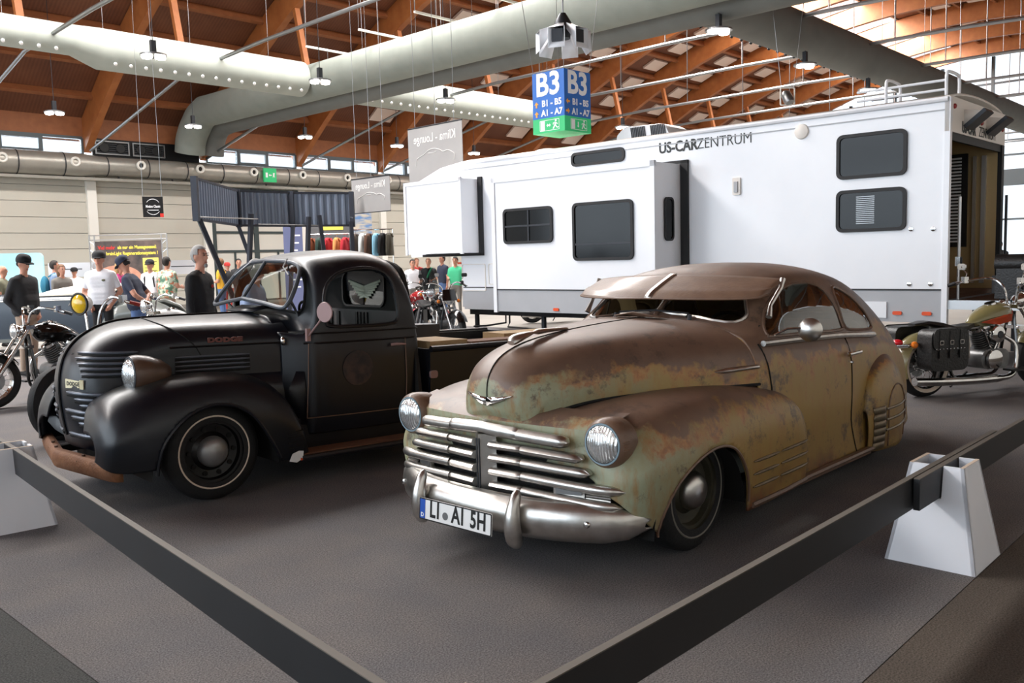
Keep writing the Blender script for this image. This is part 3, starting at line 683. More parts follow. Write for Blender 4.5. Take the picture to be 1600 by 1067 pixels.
sub('hood_side_spear', MB().tube([(-.46, -.67, .895), (-.52, -.70, .897), (-.76, -.775, .90)], [.006, .022, .018], 10, flat=.7), 'old_chrome')
# cabin: roof centre to sill at each station
ST = [  # x, zt, ye, ze, yb, zb, yw, ys
 (-.755, 1.162, .45, 1.135, .705, 1.035, .80, .82), (-.86, 1.152, .48, 1.128, .72, 1.035, .815, .83), (-1.0, 1.245, .50, 1.20, .735, 1.03, .82, .835), (-1.14, 1.352, .515, 1.30, .745, 1.025, .825, .84),
 (-1.27, 1.43, .525, 1.372, .75, 1.02, .83, .84), (-1.45, 1.468, .54, 1.395, .755, 1.01, .83, .84), (-1.75, 1.482, .55, 1.40, .76, 1.0, .83, .84), (-2.1, 1.465, .545, 1.375, .755, .985, .825, .835),
 (-2.5, 1.405, .52, 1.305, .735, .955, .81, .82), (-2.9, 1.29, .48, 1.175, .69, .90, .77, .78), (-3.25, 1.13, .44, 1.0, .63, .82, .71, .72), (-3.55, .93, .40, .83, .56, .70, .63, .64), (-3.8, .68, .36, .62, .48, .56, .52, .53), (-3.92, .40, .3, .36, .4, .33, .42, .42)]
ctrl = []
for x, zt, ye, ze, yb, zb, yw, ys in ST:
    zl = .17
    ctrl.append([(x, 0, zt), (x, .45*ye, zt-.1*(zt-ze)), (x, .85*ye, zt-.55*(zt-ze)), (x, ye+.05, ze-.05*(zt-.9)), (x, (ye+yb)/2+.045, (ze+zb)/2), (x, yb, zb), (x, yb*.35+yw*.65, zb-.14*(zb-zl)), (x, yw, zb*.62), (x, yw+.0, zb*.36+.05), (x, ys, zl)])
gc = grid(ctrl, 240, 120)
full = [[Vector((p.x, -p.y, p.z)) for p in reversed(r[1:])]+r for r in gc]
SIDE = [tuple(p[:2]) for p in spline([(x, z, 0) for x, z in ((-.99, 1.06), (-1.05, 1.14), (-1.19, 1.25), (-1.36, 1.32), (-1.6, 1.345), (-1.82, 1.325), (-1.93, 1.24), (-1.985, 1.06), (-1.94, 1.02), (-1.5, 1.035), (-1.06, 1.048))], 60, True)]
QUART = [tuple(p[:2]) for p in spline([(x, z, 0) for x, z in ((-2.04, 1.03), (-2.02, 1.15), (-2.06, 1.29), (-2.2, 1.275), (-2.4, 1.19), (-2.55, 1.06), (-2.57, .995), (-2.48, .985), (-2.2, 1.0))], 44, True)]
WS = [tuple(p[:2]) for p in spline([(y, z, 0) for y, z in ((.03, 1.19), (.03, 1.27), (.03, 1.385), (.25, 1.378), (.43, 1.352), (.485, 1.31), (.545, 1.22), (.575, 1.16), (.52, 1.135), (.3, 1.162))], 54, True)]
WSM = [(-y, z) for y, z in reversed(WS)]
front = lambda c: c.x > -1.42 and c.z > 1.1
side_l = lambda c: c.y > .3 and c.x < -.97; side_r = lambda c: c.y < -.3 and c.x < -.97
holes = [(WS, 'yz', front), (WSM, 'yz', front), (SIDE, 'xz', side_l), (SIDE, 'xz', side_r), (QUART, 'xz', side_l), (QUART, 'xz', side_r)]
body, cuts = trim(full, holes)
bod = sub('body', body, 'rust_paint', solid=.018)
surfL = [p for r in gc for p in r]
names = ['windscreen', 'windscreen', 'door_window', 'door_window', 'quarter_window', 'quarter_window']
surfF = [p for r in full for p in r if p.x > -1.42 and p.z > 1.1]; surfR = [Vector((p.x, -p.y, p.z)) for p in surfL]
for (poly, pr, wh), cmesh, nm in zip(holes, cuts, names):
    gl = sub(nm, cmesh, 'car_glass')
    lf = wh(Vector((-1.2, .7, 1.2))) if pr == 'xz' else True
    src = surfF if pr == 'yz' else ([p for p in (surfL if lf else surfR) if p.z > .93 and abs(p.y) > .3])
    L3 = edge_loop(poly[::2], src, pr); MB().tube(L3, .011, 6, True).build('window_seal', 'old_chrome' if pr == 'yz' else 'rust_brown', gl)
for s in (1, -1):
    sub('vent_bar', MB().tube([(-1.26, s*.70, 1.04), (-1.28, s*.64, 1.28)], .008, 6), 'rust_brown')
    sub('belt_moulding', MB().tube([(-.86, s*.758, 1.022), (-1.3, s*.778, 1.012), (-1.85, s*.786, .992), (-2.5, s*.762, .945)], .018, 8), 'old_chrome')
    dl = [Vector((x, 0, z)) for x, z in ((-.80, 1.0), (-.84, .8), (-.86, .6))]; 
    for line in ([(-1.97, 1.0), (-1.98, .8), (-1.96, .6), (-1.95, .42), (-1.99, .28), (-2.03, .19)], [(-.84, 1.02), (-.86, .9), (-.87, .75)]):
        pts = []
        for x, z in spline([(a, b, 0) for a, b in line], 16) and [tuple(q[:2]) for q in spline([(a, b, 0) for a, b in line], 16)]:
            n_ = min(surfL, key=lambda p: (p.x-x)**2+(p.z-z)**2 if p.y > .5 else 9); pts.append(Vector((x, s*(n_.y+.001), z)))
        sub('door_gap', MB().tube(pts, .005, 5), 'gap_black')
    sub('sill_moulding', MB().tube([(-1.12, s*.862, .185), (-2.3, s*.862, .185)], .026, 8, flat=.7).box(-2.3, -1.1, s*.80-.03, s*.80+.03, .13, .2), 'old_chrome' if False else 'rust_brown')
h = sub('door_handle', MB().tube([(-1.88, .845, .865), (-1.92, .862, .87), (-2.02, .862, .872)], .012, 8).lathe([(.018, 0), (.016, .02)], (-1.9, .828, .865), (0, 1, 0), 10), 'chrome'); MB().lathe([(.012, 0), (.01, .012)], (-1.92, .838, .81), (0, 1, 0), 10).build('key_lock', 'chrome', h)
# front fenders
FS = [(-1.19, [(.80, .44), (.82, .47), (.845, .45), (.86, .39), (.862, .29), (.86, .185)]), (-1.13, [(.78, .60), (.825, .615), (.87, .585), (.893, .49), (.90, .34), (.885, .18)]),
 (-.97, [(.72, .72), (.785, .73), (.86, .69), (.903, .57), (.91, .37), (.90, .17)]), (-.7, [(.64, .785), (.74, .795), (.845, .755), (.91, .61), (.918, .4), (.905, .165)]),
 (-.4, [(.53, .815), (.68, .825), (.825, .78), (.912, .63), (.922, .4), (.91, .165)]), (-.1, [(.44, .82), (.64, .832), (.81, .79), (.91, .63), (.92, .4), (.905, .17)]),
 (.18, [(.37, .80), (.60, .822), (.79, .775), (.90, .61), (.91, .4), (.89, .19)]), (.36, [(.31, .775), (.56, .798), (.765, .748), (.88, .58), (.888, .39), (.865, .22)]),
 (.46, [(.26, .745), (.52, .772), (.74, .722), (.865, .56), (.87, .40), (.85, .29)]), (.53, [(.23, .70), (.48, .725), (.70, .675), (.82, .53), (.825, .42), (.81, .35)]),
 (.57, [(.22, .62), (.44, .64), (.64, .595), (.75, .51), (.755, .45), (.74, .41)]), (.585, [(.22, .52), (.40, .53), (.56, .515), (.64, .485), (.645, .455), (.63, .435)])]
gf = grid([[(x, y, z) for y, z in pr] for x, pr in FS], 120, 64)
ARCH = [(.385, .1), (.385, .24), (.34, .36), (.24, .47), (.08, .545), (-.1, .572), (-.25, .53), (-.355, .41), (-.395, .28), (-.40, .1)]
ARCH = [tuple(q[:2]) for q in spline([(a, b, 0) for a, b in ARCH], 70)]
body_, cut_ = trim(gf, [(ARCH, 'xz', lambda c: c.y > .5)])
for s in (1, -1):
    mb = MB().add(body_.v, body_.f)
    if s < 0: mb.v = [(x, -y, z) for x, y, z in mb.v]
    f = sub('front_fender', mb, 'rust_paint', solid=.015)
    fv = [p for r in gf for p in r if p.y > .6]; lip = [Vector((x, min(fv, key=lambda p: (p.x-x)**2+(p.z-z)**2).y, z)) for x, z in ARCH if z > .2]
    MB().tube([Vector((p.x, s*p.y, p.z)) for p in lip], .008, 6).build('arch_lip', 'rust_brown', f)
    MB().loft([[(-.0+.43*math.cos(t), s*y, .2+.40*math.sin(t)) for t in [pi*i/18 for i in range(19)]] for y in (.5, .87)]).build('wheel_well', 'gap_black', f)
    for z in (.43, .36, .29):
        for x0, x1 in ((-.44, -.74), (-.77, -1.14)):
            P = [min((p for r in gf for p in r if p.y > .8), key=lambda p: (p.x-(x0+(x1-x0)*i/5))**2+(p.z-z)**2) for i in range(6)]
            MB().tube([Vector((p.x, s*(p.y+.004), z)) for p in P], [.004]+[.011]*4+[.004], 6, flat=.8).build('speed_line', 'trim_dull', f)
    MB().tube([(-.44, s*.912, .19), (-.8, s*.912, .19), (-1.14, s*.888, .19)], .016, 6).build('lower_bead', 'rust_brown', f)
# rear fenders with skirts
RS = [(-2.17, [(.80, .42), (.825, .44), (.85, .42), (.862, .36), (.865, .27), (.86, .17)]), (-2.24, [(.78, .64), (.82, .655), (.865, .62), (.89, .5), (.895, .32), (.88, .16)]),
 (-2.42, [(.70, .76), (.78, .77), (.855, .72), (.90, .57), (.91, .36), (.895, .15)]), (-2.65, [(.60, .80), (.73, .805), (.83, .75), (.89, .58), (.90, .36), (.885, .14)]),
 (-2.92, [(.54, .76), (.66, .765), (.76, .70), (.825, .53), (.835, .34), (.82, .14)]), (-3.25, [(.46, .66), (.56, .665), (.66, .60), (.715, .45), (.72, .31), (.705, .15)]),
 (-3.55, [(.38, .52), (.46, .525), (.54, .47), (.585, .37), (.585, .29), (.575, .18)]), (-3.72, [(.32, .4), (.38, .4), (.44, .37), (.47, .32), (.47, .27), (.46, .22)])]
gr = grid([[(x, y, z) for y, z in pr] for x, pr in RS], 70, 40)
for s in (1, -1):
    f = sub('rear_fender', MB().loft([[Vector((p.x, s*p.y, p.z)) for p in r] for r in gr]), 'rust_paint', solid=.012)
    near = lambda x, z: min((p for r in gr for p in r if p.y > .45), key=lambda p: (p.x-x)**2+(p.z-z)**2)
    for z in (.44, .365, .29):
        P = [Vector((-2.36-.085*i, near(-2.36-.085*i, z).y, z)) for i in range(12)]; MB().tube([Vector((p.x, s*(p.y+.002), z)) for p in P], .010, 6).build('speed_line', 'trim_dull', f)
    P = [Vector((x, near(x, z).y, z)) for x, z in [tuple(q[:2]) for q in spline([(-2.42, .17, 0), (-2.4, .42, 0), (-2.46, .54, 0), (-2.58, .59, 0), (-2.72, .55, 0), (-2.84, .42, 0), (-2.88, .17, 0)], 40)]]
    MB().tube([Vector((p.x, s*(p.y+.002), p.z)) for p in P], .006, 6).build('skirt_edge', 'rust_brown', f)
    for k in range(6):
        z0, z1 = .17+k*.05, .2185+k*.05; rows = [[Vector((p.x, s*(p.y+.008), z)) for p in (near(-2.2-.03*i, z) for i in range(6))] for z in (z0, (z0+z1)/2, z1)]
        MB().loft(rows).build('stone_guard_rib', 'trim_dull', f, solid=.006)
    MB().tube([Vector((p.x, s*(p.y+.0), p.z)) for p in [r[0] for r in gr[4:60]]], .008, 6).build('fender_welt', 'rust_brown', f)
# headlamps
for s in (1, -1):
    c = Vector((.555, s*.692, .672)); d = Vector((1, s*.03, 0))
    hl = sub('headlamp', MB().lathe([(.112, -.10), (.120, -.05), (.122, -.01), (.114, .02), (.102, .032), (.096, .028)], c, d, 32, False), 'rust_brown')
    MB().lathe([(.101, .026), (.1, .036), (.092, .036)], c, d, 32, False).build('headlamp_ring', 'seal_grey', hl)
    MB().lathe([(.094, .03), (.075, .05), (.045, .062), (.001, .067)], c, d, 32, False).build('headlamp_lens', 'headlamp_glass', hl)
    for k in range(5): MB().tube([c+Vector((.0-.02, s*.119, -.02+k*.01)), c+Vector((.02, s*.113, -.02+k*.01))], .0035, 5).build('bezel_rib', 'rust_brown', hl)
# grille
def gx(y): return .70-.15*abs(y)**1.6-.9*max(0, abs(y)-.66)**1.6
gr_ = sub('grille_backing', MB().loft([[(gx(y)-.09, y, z) for y in [i*.05-.65 for i in range(27)]] for z in (.33, .72)]), 'gap_black')
BP = [(-.055, .60), (-.03, .86), (-.004, .95), (.012, .62), (.018, .1), (.014, -.45), (-.004, -.85), (-.04, -.95)]
def bar(y0, y1, z, r, drop=0, sgn=1, wr=1):
    n = 16; rows = []
    for i in range(n+1):
        t = i/n; y = y0+(y1-y0)*t; k = min(1, math.sqrt(max(0, 1-max(0, (t-.8)/.2)**2))+.06); x = gx(y)-(1-k)*.01
        rows.append([(x+a*(.35+.65*k), sgn*y, z-drop*t+c*r*k) for a, c in BP])
    return MB().loft(rows, True, True)
for s in (1, -1):
    for y0, y1, z, r in ((.06, .275, .607, .023), (.06, .275, .540, .024), (.06, .275, .470, .025), (.06, .275, .397, .026)): sub('grille_bar', bar(y0, y1, z, r, 0, s), 'old_chrome')
    for y0, y1, z, r, dr in ((.265, .60, .604, .026, .012), (.265, .64, .537, .027, .012), (.265, .80, .470, .028, .02), (.265, .78, .396, .028, .022)): sub('grille_bar_wing', bar(y0, y1, z, r, dr, s), 'old_chrome')
    sub('grille_crown', bar(.24, .52, .676, .034, .012, s), 'old_chrome')
    pk = sub('parking_lamp', MB().prism(rrect(.15, .052, .006), 0, .02, axes((gx(.52)-.035, s*.515, .432), (-.35, s*1, 0), (0, 0, 1), (1, s*.35, 0))), 'old_chrome')
    MB().prism(rrect(.125, .035, .005), .02, .026, axes((gx(.52)-.035, s*.515, .432), (-.35, s*1, 0), (0, 0, 1), (1, s*.35, 0))).build('parking_lens', 'steel', pk)
    for k in range(5): sub('grille_rib', MB().tube([(gx(.62)-.02, s*.61, .406+k*.013), (gx(.73)-.02, s*.73, .403+k*.013)], .006, 5), 'old_chrome')
sub('front_panel', MB().loft([[(gx(y)-d, y, z) for y in [i*.05-.7 for i in range(29)]] for z, d in ((.58, .08), (.66, .075), (.72, .08), (.765, .13), (.79, .24))]), 'rust_paint')
vee = MB().loft([[(gx(.07)-.03, -.075, z), (.70, -.026, z), (.722, 0, z), (.70, .026, z), (gx(.07)-.03, .075, z)] for z in (.345, .5, .66)])
v_ = sub('grille_vee', vee, 'old_chrome'); MB().tube([(.724, -.008, .36), (.724, -.008, .64)], .004, 5).tube([(.724, .008, .36), (.724, .008, .64)], .004, 5).build('vee_groove', 'dark_steel', v_)
for s in (1, -1): sub('grille_header', bar(.0, .265, .690, .037, .012, s), 'old_chrome')
sub('grille_prow', MB().loft([[(.665, y, z+.02*(1-abs(y)/.07)), (.712-.3*abs(y), y, z), (.70-.3*abs(y), y, z-.03)] for y, z in ((-.07, .705), (-.03, .71), (0, .715), (.03, .71), (.07, .705))]), 'old_chrome')
# bumper with guards and plate
def bx(y): return .80-.31*abs(y/.86)**2.6
ys = [i*.0869-.869 for i in range(21)]
prof = [(-.05, .10), (-.015, .092), (.018, .06), (.03, 0), (.018, -.06), (-.015, -.092), (-.05, -.10)]
rows = []
for y in ys:
    k = 1-.8*max(0, (abs(y)-.66)/.21)**2.5; rows.append([(bx(y)+a*(.6+.4*k), y, .292+b*k+.0*abs(y)) for a, b in prof])
bu = sub('front_bumper', MB().loft(rows), 'old_chrome', solid=.01)
for y in (-.66, .66): MB().lathe([(.017, 0), (.014, .012), (.004, .016)], (bx(y)+.026, y, .30), (1, 0, 0), 10).build('bumper_bolt', 'chrome', bu)
for y in (-.34, .34):
    P = [(bx(y)+.03, y, .17), (bx(y)+.062, y, .22), (bx(y)+.07, y, .31), (bx(y)+.05, y, .39), (bx(y)+.022, y, .44)]
    sub('bumper_guard', MB().tube(spline(P, 14), [.022, .034, .04, .043, .043, .042, .04, .037, .034, .031, .029, .027, .022, .008], 12), 'old_chrome')
PL = axes((bx(0)+.075, -.03, .262), (-.02, 1, 0), (-.08, 0, 1), (1, .02, .08)) @ Matrix.Rotation(R(0), 4, 'Z')
pl = sub('number_plate', MB().prism(rrect(.52, .112, .008), -.003, .002), 'plate_white'); pl.matrix_basis = PL
MB().ring(rrect(.52, .112, .008), rrect(.508, .1, .006), .002, .0035).build('plate_rim', 'plate_black', pl)
MB().box(-.256, -.216, -.05, .05, .002, .0035).build('euro_band', 'plate_blue', pl)
text('plate_letters', 'D', .03, 'plate_white', pl, Matrix.Translation((-.236, -.032, .0036)), .001, .0003)
text('plate_letters', 'LI', .118, 'plate_black', pl, Matrix.Translation((-.145, .002, .003)), .003, .0006, sx=.75, spacing=1.2)
text('plate_letters', 'AI', .118, 'plate_black', pl, Matrix.Translation((.025, .002, .003)), .003, .0006, sx=.75, spacing=1.15)
text('plate_letters', '5H', .118, 'plate_black', pl, Matrix.Translation((.168, .002, .003)), .003, .0006, sx=.75, spacing=1.05)
MB().lathe([(.02, 0), (.02, .0015)], (-.065, -.012, .0025), (0, 0, 1), 16).build('plate_seal', 'steel', pl)
# sun visor
VC = []
for y, xf, zf, xr, zr in ((-.70, -1.04, 1.295, -1.24, 1.375), (-.64, -.94, 1.277, -1.2, 1.392), (-.35, -.83, 1.274, -1.13, 1.412), (0, -.795, 1.277, -1.10, 1.42), (.35, -.83, 1.274, -1.13, 1.412), (.64, -.94, 1.277, -1.2, 1.392), (.70, -1.04, 1.295, -1.24, 1.38)):
    VC.append([(xf, y, zf), (xf-.05, y, zf+.04), (xf*.62+xr*.38, y, zf*.56+zr*.44+.006), (xf*.3+xr*.7, y, zf*.27+zr*.73+.004), (xr, y, zr)])
vg = grid(VC, 44, 12); vs = sub('sun_visor', MB().loft(vg), 'rust_brown', solid=.008)
i0 = 22
MB().loft([[p+Vector((.003, 0, .004)) for p in vg[i]] for i in (i0-1, i0)]).build('visor_strip', 'old_chrome', vs, solid=.004)
MB().tube([r[0] for r in vg], .006, 6).build('visor_edge', 'rust_brown', vs)
for s in (1, -1): MB().tube([(-1.22, s*.70, 1.385), (-1.19, s*.70, 1.33), (-1.10, s*.68, 1.23), (-1.06, s*.69, 1.16)], [.018, .014, .012, .02], 8).build('visor_bracket', 'old_chrome', vs)
# wipers, cowl vent, mirror
cv = sub('cowl_vent', MB().add([(-.74, -.2, 1.172), (-.74, .2, 1.172), (-.66, .16, 1.178), (-.64, 0, 1.205), (-.66, -.16, 1.178)], [(0, 1, 2, 3), (0, 3, 4)]), 'rust_brown', solid=.006)
for s in (1, -1): w = sub('wiper', MB().tube([(-.83, s*.26, 1.165), (-.86, s*.26, 1.185), (-.865, s*.0, 1.2)], .006, 6).lathe([(.016, 0), (.012, .05)], (-.83, s*.28, 1.13), (-.3, 0, 1), 8), 'dark_steel')
sub('screen_post', MB().tube([(-.885, 0, 1.165), (-1.0, 0, 1.25), (-1.2, 0, 1.40)], .016, 8), 'rust_brown')
m_ = sub('door_mirror', MB().tube([(-1.0, .755, 1.06), (-1.02, .83, 1.10), (-1.1, .92, 1.10)], .007, 6), 'chrome'); MB().lathe([(.068, -.006), (.07, 0), (.05, .022), (.01, .03)], (-1.1, .93, 1.09), (.85, .3, 0), 20).build('mirror_head', 'old_chrome', m_)
# inside: floor, dash, wheel, seats
sub('cabin_floor', MB().box(-3.2, -.5, -.62, .62, .2, .24), 'interior_dark')
sub('dashboard', MB().tube([(-1.02, -.66, 1.03), (-1.0, 0, 1.06), (-1.02, .66, 1.03)], .09, 10).box(-1.08, -.98, -.66, .66, .75, 1.0), 'interior_dark')
stw = MB().tube([Vector((-1.28, .34, 1.03))+Vector((.12*math.sin(a)*.6, .19*math.cos(a), .19*math.sin(a)*.75)) for a in [2*pi*i/24 for i in range(24)]], .012, 6, True); stw.tube([(-1.05, .34, .9), (-1.28, .34, 1.03)], .02, 6); sub('steering_wheel', stw, 'interior_dark')
for x, nm in ((-1.75, 'front_bench'), (-2.65, 'rear_bench')):
    b_ = sub(nm, MB().loft([[(x-.05, y, z) for y, z in rrect(1.24, .62, .12, 5, 0, .72)], [(x-.2, y, z) for y, z in rrect(1.24, .62, .12, 5, 0, .76)]], True, True).loft([[(x-.1, y, z) for y, z in rrect(1.24, .2, .08, 4, 0, .48)], [(x+.45, y, z) for y, z in rrect(1.24, .2, .08, 4, 0, .48)]], True, True), 'seat_tan')
    for k in range(9): MB().tube([(x-.045, -.5+k*.125, .55), (x-.045, -.5+k*.125, .98)], .012, 5).build('seat_pleat', 'seat_tan', b_)
# wheels
def car_wheel(parent, x, y, z, s, rt, wt, rim_m, ring_m, ring_r, cap_m, holes=0, w2=.085):
    c = Vector((x, y, z)); d = Vector((0, s, 0))
    t = MB().lathe([(rt*.62, -wt), (rt*.88, -wt), (rt*.98, -wt*.7), (rt, -wt*.4), (rt, wt*.4), (rt*.98, wt*.7), (rt*.88, wt), (rt*.72, wt*1.02), (rt*.63, wt*.95)], c, d, 48, False).build('tyre', 'rubber', parent)
    a, b = ring_r; MB().lathe([(a, wt*1.0), ((a+b)/2, wt*1.06), (b, wt*1.0)], c, d, 48, False).build('white_ring', ring_m, t)
    r = MB().lathe([(rt*.66, wt*.95), (rt*.64, wt*.75), (rt*.58, wt*.72), (rt*.55, wt*.35), (rt*.40, wt*.25), (rt*.3, wt*.55), (rt*.28, wt*.6), (.001, wt*.6)], c, d, 40, False).build('wheel_disc', rim_m, parent)
    MB().lathe([(rt*.32, wt*.5), (rt*.315, wt*.8), (rt*.25, wt*1.15), (rt*.13, wt*1.32), (.001, wt*1.36)], c, d, 32, False).build('hub_cap', cap_m, r)
    for k in range(holes):
        a = 2*pi*k/holes; MB().lathe([(.016, 0), (.016, .012)], c+Vector((math.cos(a)*rt*.47, s*wt*.3, math.sin(a)*rt*.47)), d, 10).build('wheel_hole', 'gap_black', r)
mat('whitewall_dirty', (116, 112, 104), .7); mat('whitewall', (226, 208, 190), .6)
for s in (1, -1):
    car_wheel(car, -.09, s*.70, .321, s, .32, .085, 'wheel_olive', 'whitewall_dirty', (.235, .25), 'old_chrome')
    car_wheel(car, -2.85, s*.58, .321, s, .32, .085, 'wheel_olive', 'whitewall_dirty', (.235, .25), 'old_chrome')
sub('underbody', MB().box(-3.2, .45, -.5, .5, .12, .22), 'gap_black')
# ------------------------------------------------------------------ the black pickup; local x forward, y left, z up
def black_zones(p, L, math_, noise, ramp, mix, xyz, nrm):
    n1 = noise(2.2); n2 = noise(8, 8, .7); n3 = noise(30, 4)
    base = ramp(n1, [(.3, (9, 13, 23)), (.6, (13, 16, 23)), (.8, (18, 18, 21))])
    worn = ramp(n2, [(.35, (56, 56, 52)), (.65, (80, 78, 70))])
    t = math_('ADD', math_('MULTIPLY', nrm[2], .75), math_('MULTIPLY', math_('SUBTRACT', n1, .5), 1.1)); t = math_('ADD', t, math_('MULTIPLY', math_('SUBTRACT', n2, .5), .5))
    c = mix(math_('MULTIPLY', ramp(t, [(.6, 0.), (.95, 1.)]), .85), base, worn)
    hi = math_('MULTIPLY', ramp(xyz[2], [(.0, 0.), (1.0, 1.)]), ramp(t, [(.6, 0.), (.9, 1.)]))
    rs = math_('MULTIPLY', ramp(math_('ADD', xyz[2], math_('MULTIPLY', n1, .3)), [(.9, 0.), (1.0, 1.)]), 0)
    sp = math_('MULTIPLY', ramp(noise(11, 9, .8), [(.66, 0.), (.72, 1.)]), .55)
    c = mix(sp, c, ramp(n3, [(.4, (58, 46, 40)), (.7, (78, 60, 50))]))
    L.new(c, p.inputs['Base Color']); L.new(ramp(n1, [(.3, .32), (.7, .46)]), p.inputs['Roughness']); p.inputs['Coat Weight'].default_value = .12; p.inputs['Coat Roughness'].default_value = .18; p.inputs['Specular IOR Level'].default_value = .4
patina('black_patina', black_zones)
mat('bumper_rust', (150, 104, 70), .7, col2=(112, 72, 48), ns=10, amt=.6, bump=.3, bs=40); mat('cream', (222, 214, 180), .5); mat('dull_pink', (146, 118, 116), .5, .2)
mat('bar_metal', (104, 110, 120), .32, .5); mat('roof_brown', (92, 66, 50), .45, col2=(60, 48, 42), ns=5, coat=.2); mat('red_text', (96, 50, 42), .6); mat('cab_grey', (88, 84, 84), .8); mat('decal_brown', (66, 48, 42), .7, col2=(26, 24, 26), ns=14, amt=.3)
TM = place(-2.51, 6.30, 0, yaw_of(48)) @ Matrix.Rotation(R(-1.5), 4, 'Y')
tr = thing('pickup_truck', 'old black lowered pickup truck with open windscreen and rusty bumper', 'truck', TM)
def ts(name, mb, m, parent=None, **k): return mb.build(name, m, parent or tr, **k)
# hood and nose: hoops from the centre line to the lower side edge
CL = [(.665, .36), (.70, .55), (.715, .74), (.70, .88), (.66, .985), (.58, 1.075), (.46, 1.145), (.30, 1.185), (.0, 1.20), (-.35, 1.205), (-.68, 1.208)]
SE = [(.60, .25, .34), (.585, .33, .35), (.555, .385, .40), (.51, .41, .50), (.43, .43, .63), (.32, .45, .75), (.16, .465, .79), (.02, .48, .79), (-.2, .51, .79), (-.42, .545, .79), (-.68, .585, .79)]
ctrl = []
for q, ((cx, cz), (sx, sy, sz)) in enumerate(zip(CL, SE)):
    k = min(1, q/6); dz = cz-sz
    ctrl.append([(cx, 0, cz), (cx*.965+sx*.035, (.30+.10*k)*sy, cz-.008*k-.03*dz), (cx*.76+sx*.24, (.66+.10*k)*sy, cz-.03*k-.08*dz), (cx*.38+sx*.62, (.90+.05*k)*sy, cz-.26*dz-.04*k), (cx*.1+sx*.9, .99*sy, cz-.62*dz), (sx, sy, sz)])
gh = grid(ctrl, 60, 26); full = [[Vector((p.x, -p.y, p.z)) for p in reversed(r[1:])]+r for r in gh]
hd = ts('hood', MB().loft(full), 'black_patina')
hs = [p for r in gh for p in r]
def iso(z, n=60):
    """level line at height z round the nose and back along the left side of the hood"""
    out = []
    for r in gh:
        for p, q in zip(r, r[1:]):
            if (p.z-z)*(q.z-z) <= 0 and p.z != q.z: out.append(p.lerp(q, (p.z-z)/(p.z-q.z))); break
    L = [0]
    for p, q in zip(out, out[1:]): L.append(L[-1]+(q-p).length)
    return out, L
def on_hood(z, t, off=.004):
    out, L = iso(z); d = t*L[-1]; i = max(0, min(len(out)-2, next((j for j in range(len(L)-1) if L[j+1] >= d), len(out)-2))); u = (d-L[i])/max(1e-6, L[i+1]-L[i])
    p = out[i].lerp(out[i+1], u); tg = (out[i+1]-out[i]).normalized(); n = tg.cross(Vector((0, 0, -1))); n = n if n.y > -.2 and (n.x > 0 or n.y > 0) else -n
    return p+n*off
def at_x(z, x, off):
    out, L = iso(z); d = next((L[j]+(L[j+1]-L[j])*(out[j].x-x)/max(1e-6, out[j].x-out[j+1].x) for j in range(len(out)-1) if out[j].x >= x >= out[j+1].x), L[-1] if x < out[-1].x else 0)
    return on_hood(z, d/L[-1], off)
for s in (1, -1):
    fl = lambda P: [Vector((p.x, s*p.y, p.z)) for p in P]
    for k in range(5):                                             # upper grille louvres wrapping the nose
        z = .975-.034*k; X = [.655-.031*i for i in range(11)]
        MB().tube(fl([at_x(z, x, -.004) for x in X]), .011, 6).build('louvre_slot', 'gap_black', hd); MB().tube(fl([at_x(z+.017, x, .005) for x in X]), [.003]+[.0085]*9+[.003], 6).build('louvre_bar', 'bar_metal', hd)
    for k in range(4):                                             # side louvres
        z = .925-.03*k; X = [.12-.05*i for i in range(11)]
        MB().tube(fl([at_x(z, x, -.004) for x in X]), .011, 6).build('side_slot', 'gap_black', hd); MB().tube(fl([at_x(z+.015, x, .006) for x in X]), [.003]+[.0075]*9+[.003], 6).build('side_louvre', 'bar_metal', hd)
    MB().tube(fl([on_hood(1.008, t, .001) for t in [.42+.058*i for i in range(11)]]), .008, 6).build('hood_moulding', 'black_metal', hd)
    for k in range(8):                                             # lower grille bars
        z = .735-.04*k; out, L = iso(z); tt = min(.95, .38/L[-1])
        P = [on_hood(z, .03/L[-1]+(tt-.03/L[-1])*i/9, .008) for i in range(10)]; P = [Vector((p.x, s*p.y, p.z-.012*i/9)) for i, p in enumerate(P)]
        MB().tube([p-Vector((.010, 0, .019)) for p in P], .012, 6).build('grille_slot', 'gap_black', hd)
        MB().tube(P, [.004]+[.012]*8+[.004], 8).build('grille_bar', 'bar_metal', hd)
MB().tube([r[0]+Vector((.006, 0, .004)) for r in gh[2:]], .008, 6).build('centre_rib', 'black_metal', hd)
seam = min(range(60), key=lambda i: abs(gh[i][0].x-.18))
for s in (1, -1): MB().tube([Vector((p.x, s*p.y, p.z))*1.002 for p in gh[seam]], .004, 5).build('hood_seam', 'gap_black', hd)
_, L_ = iso(.79); ea, eb = on_hood(.79, .04/L_[-1], .006), on_hood(.79, .24/L_[-1], .006); ex = (eb-ea).normalized(); EM = axes((ea+eb)/2, ex, (0, 0, 1), ex.cross(Vector((0, 0, 1))))
em = ts('emblem', MB().prism([(-.09, -.03), (.06, -.022), (.06, .022), (-.09, .03)], 0, .008), 'cream'); em.matrix_basis = EM
text('emblem_letters', 'DODGE', .036, 'plate_black', em, Matrix.Translation((-.005, 0, .009)), .001, .0008, spacing=1.15)
for k in range(3): MB().box(.066+.014*k, .074+.014*k, -.03, .03, 0, .008).build('emblem_bar', 'cream', em)
DL = [on_hood(1.045, .62), on_hood(1.045, .74)]; dx = (DL[1]-DL[0]).normalized()
text('hood_letters', 'DODGE', .042, 'red_text', tr, axes((DL[0]+DL[1])/2+Vector((0, .006, 0)), dx, (0, 0, 1), dx.cross(Vector((0, 0, 1)))), .003, .004, sx=1.5, spacing=1.1)
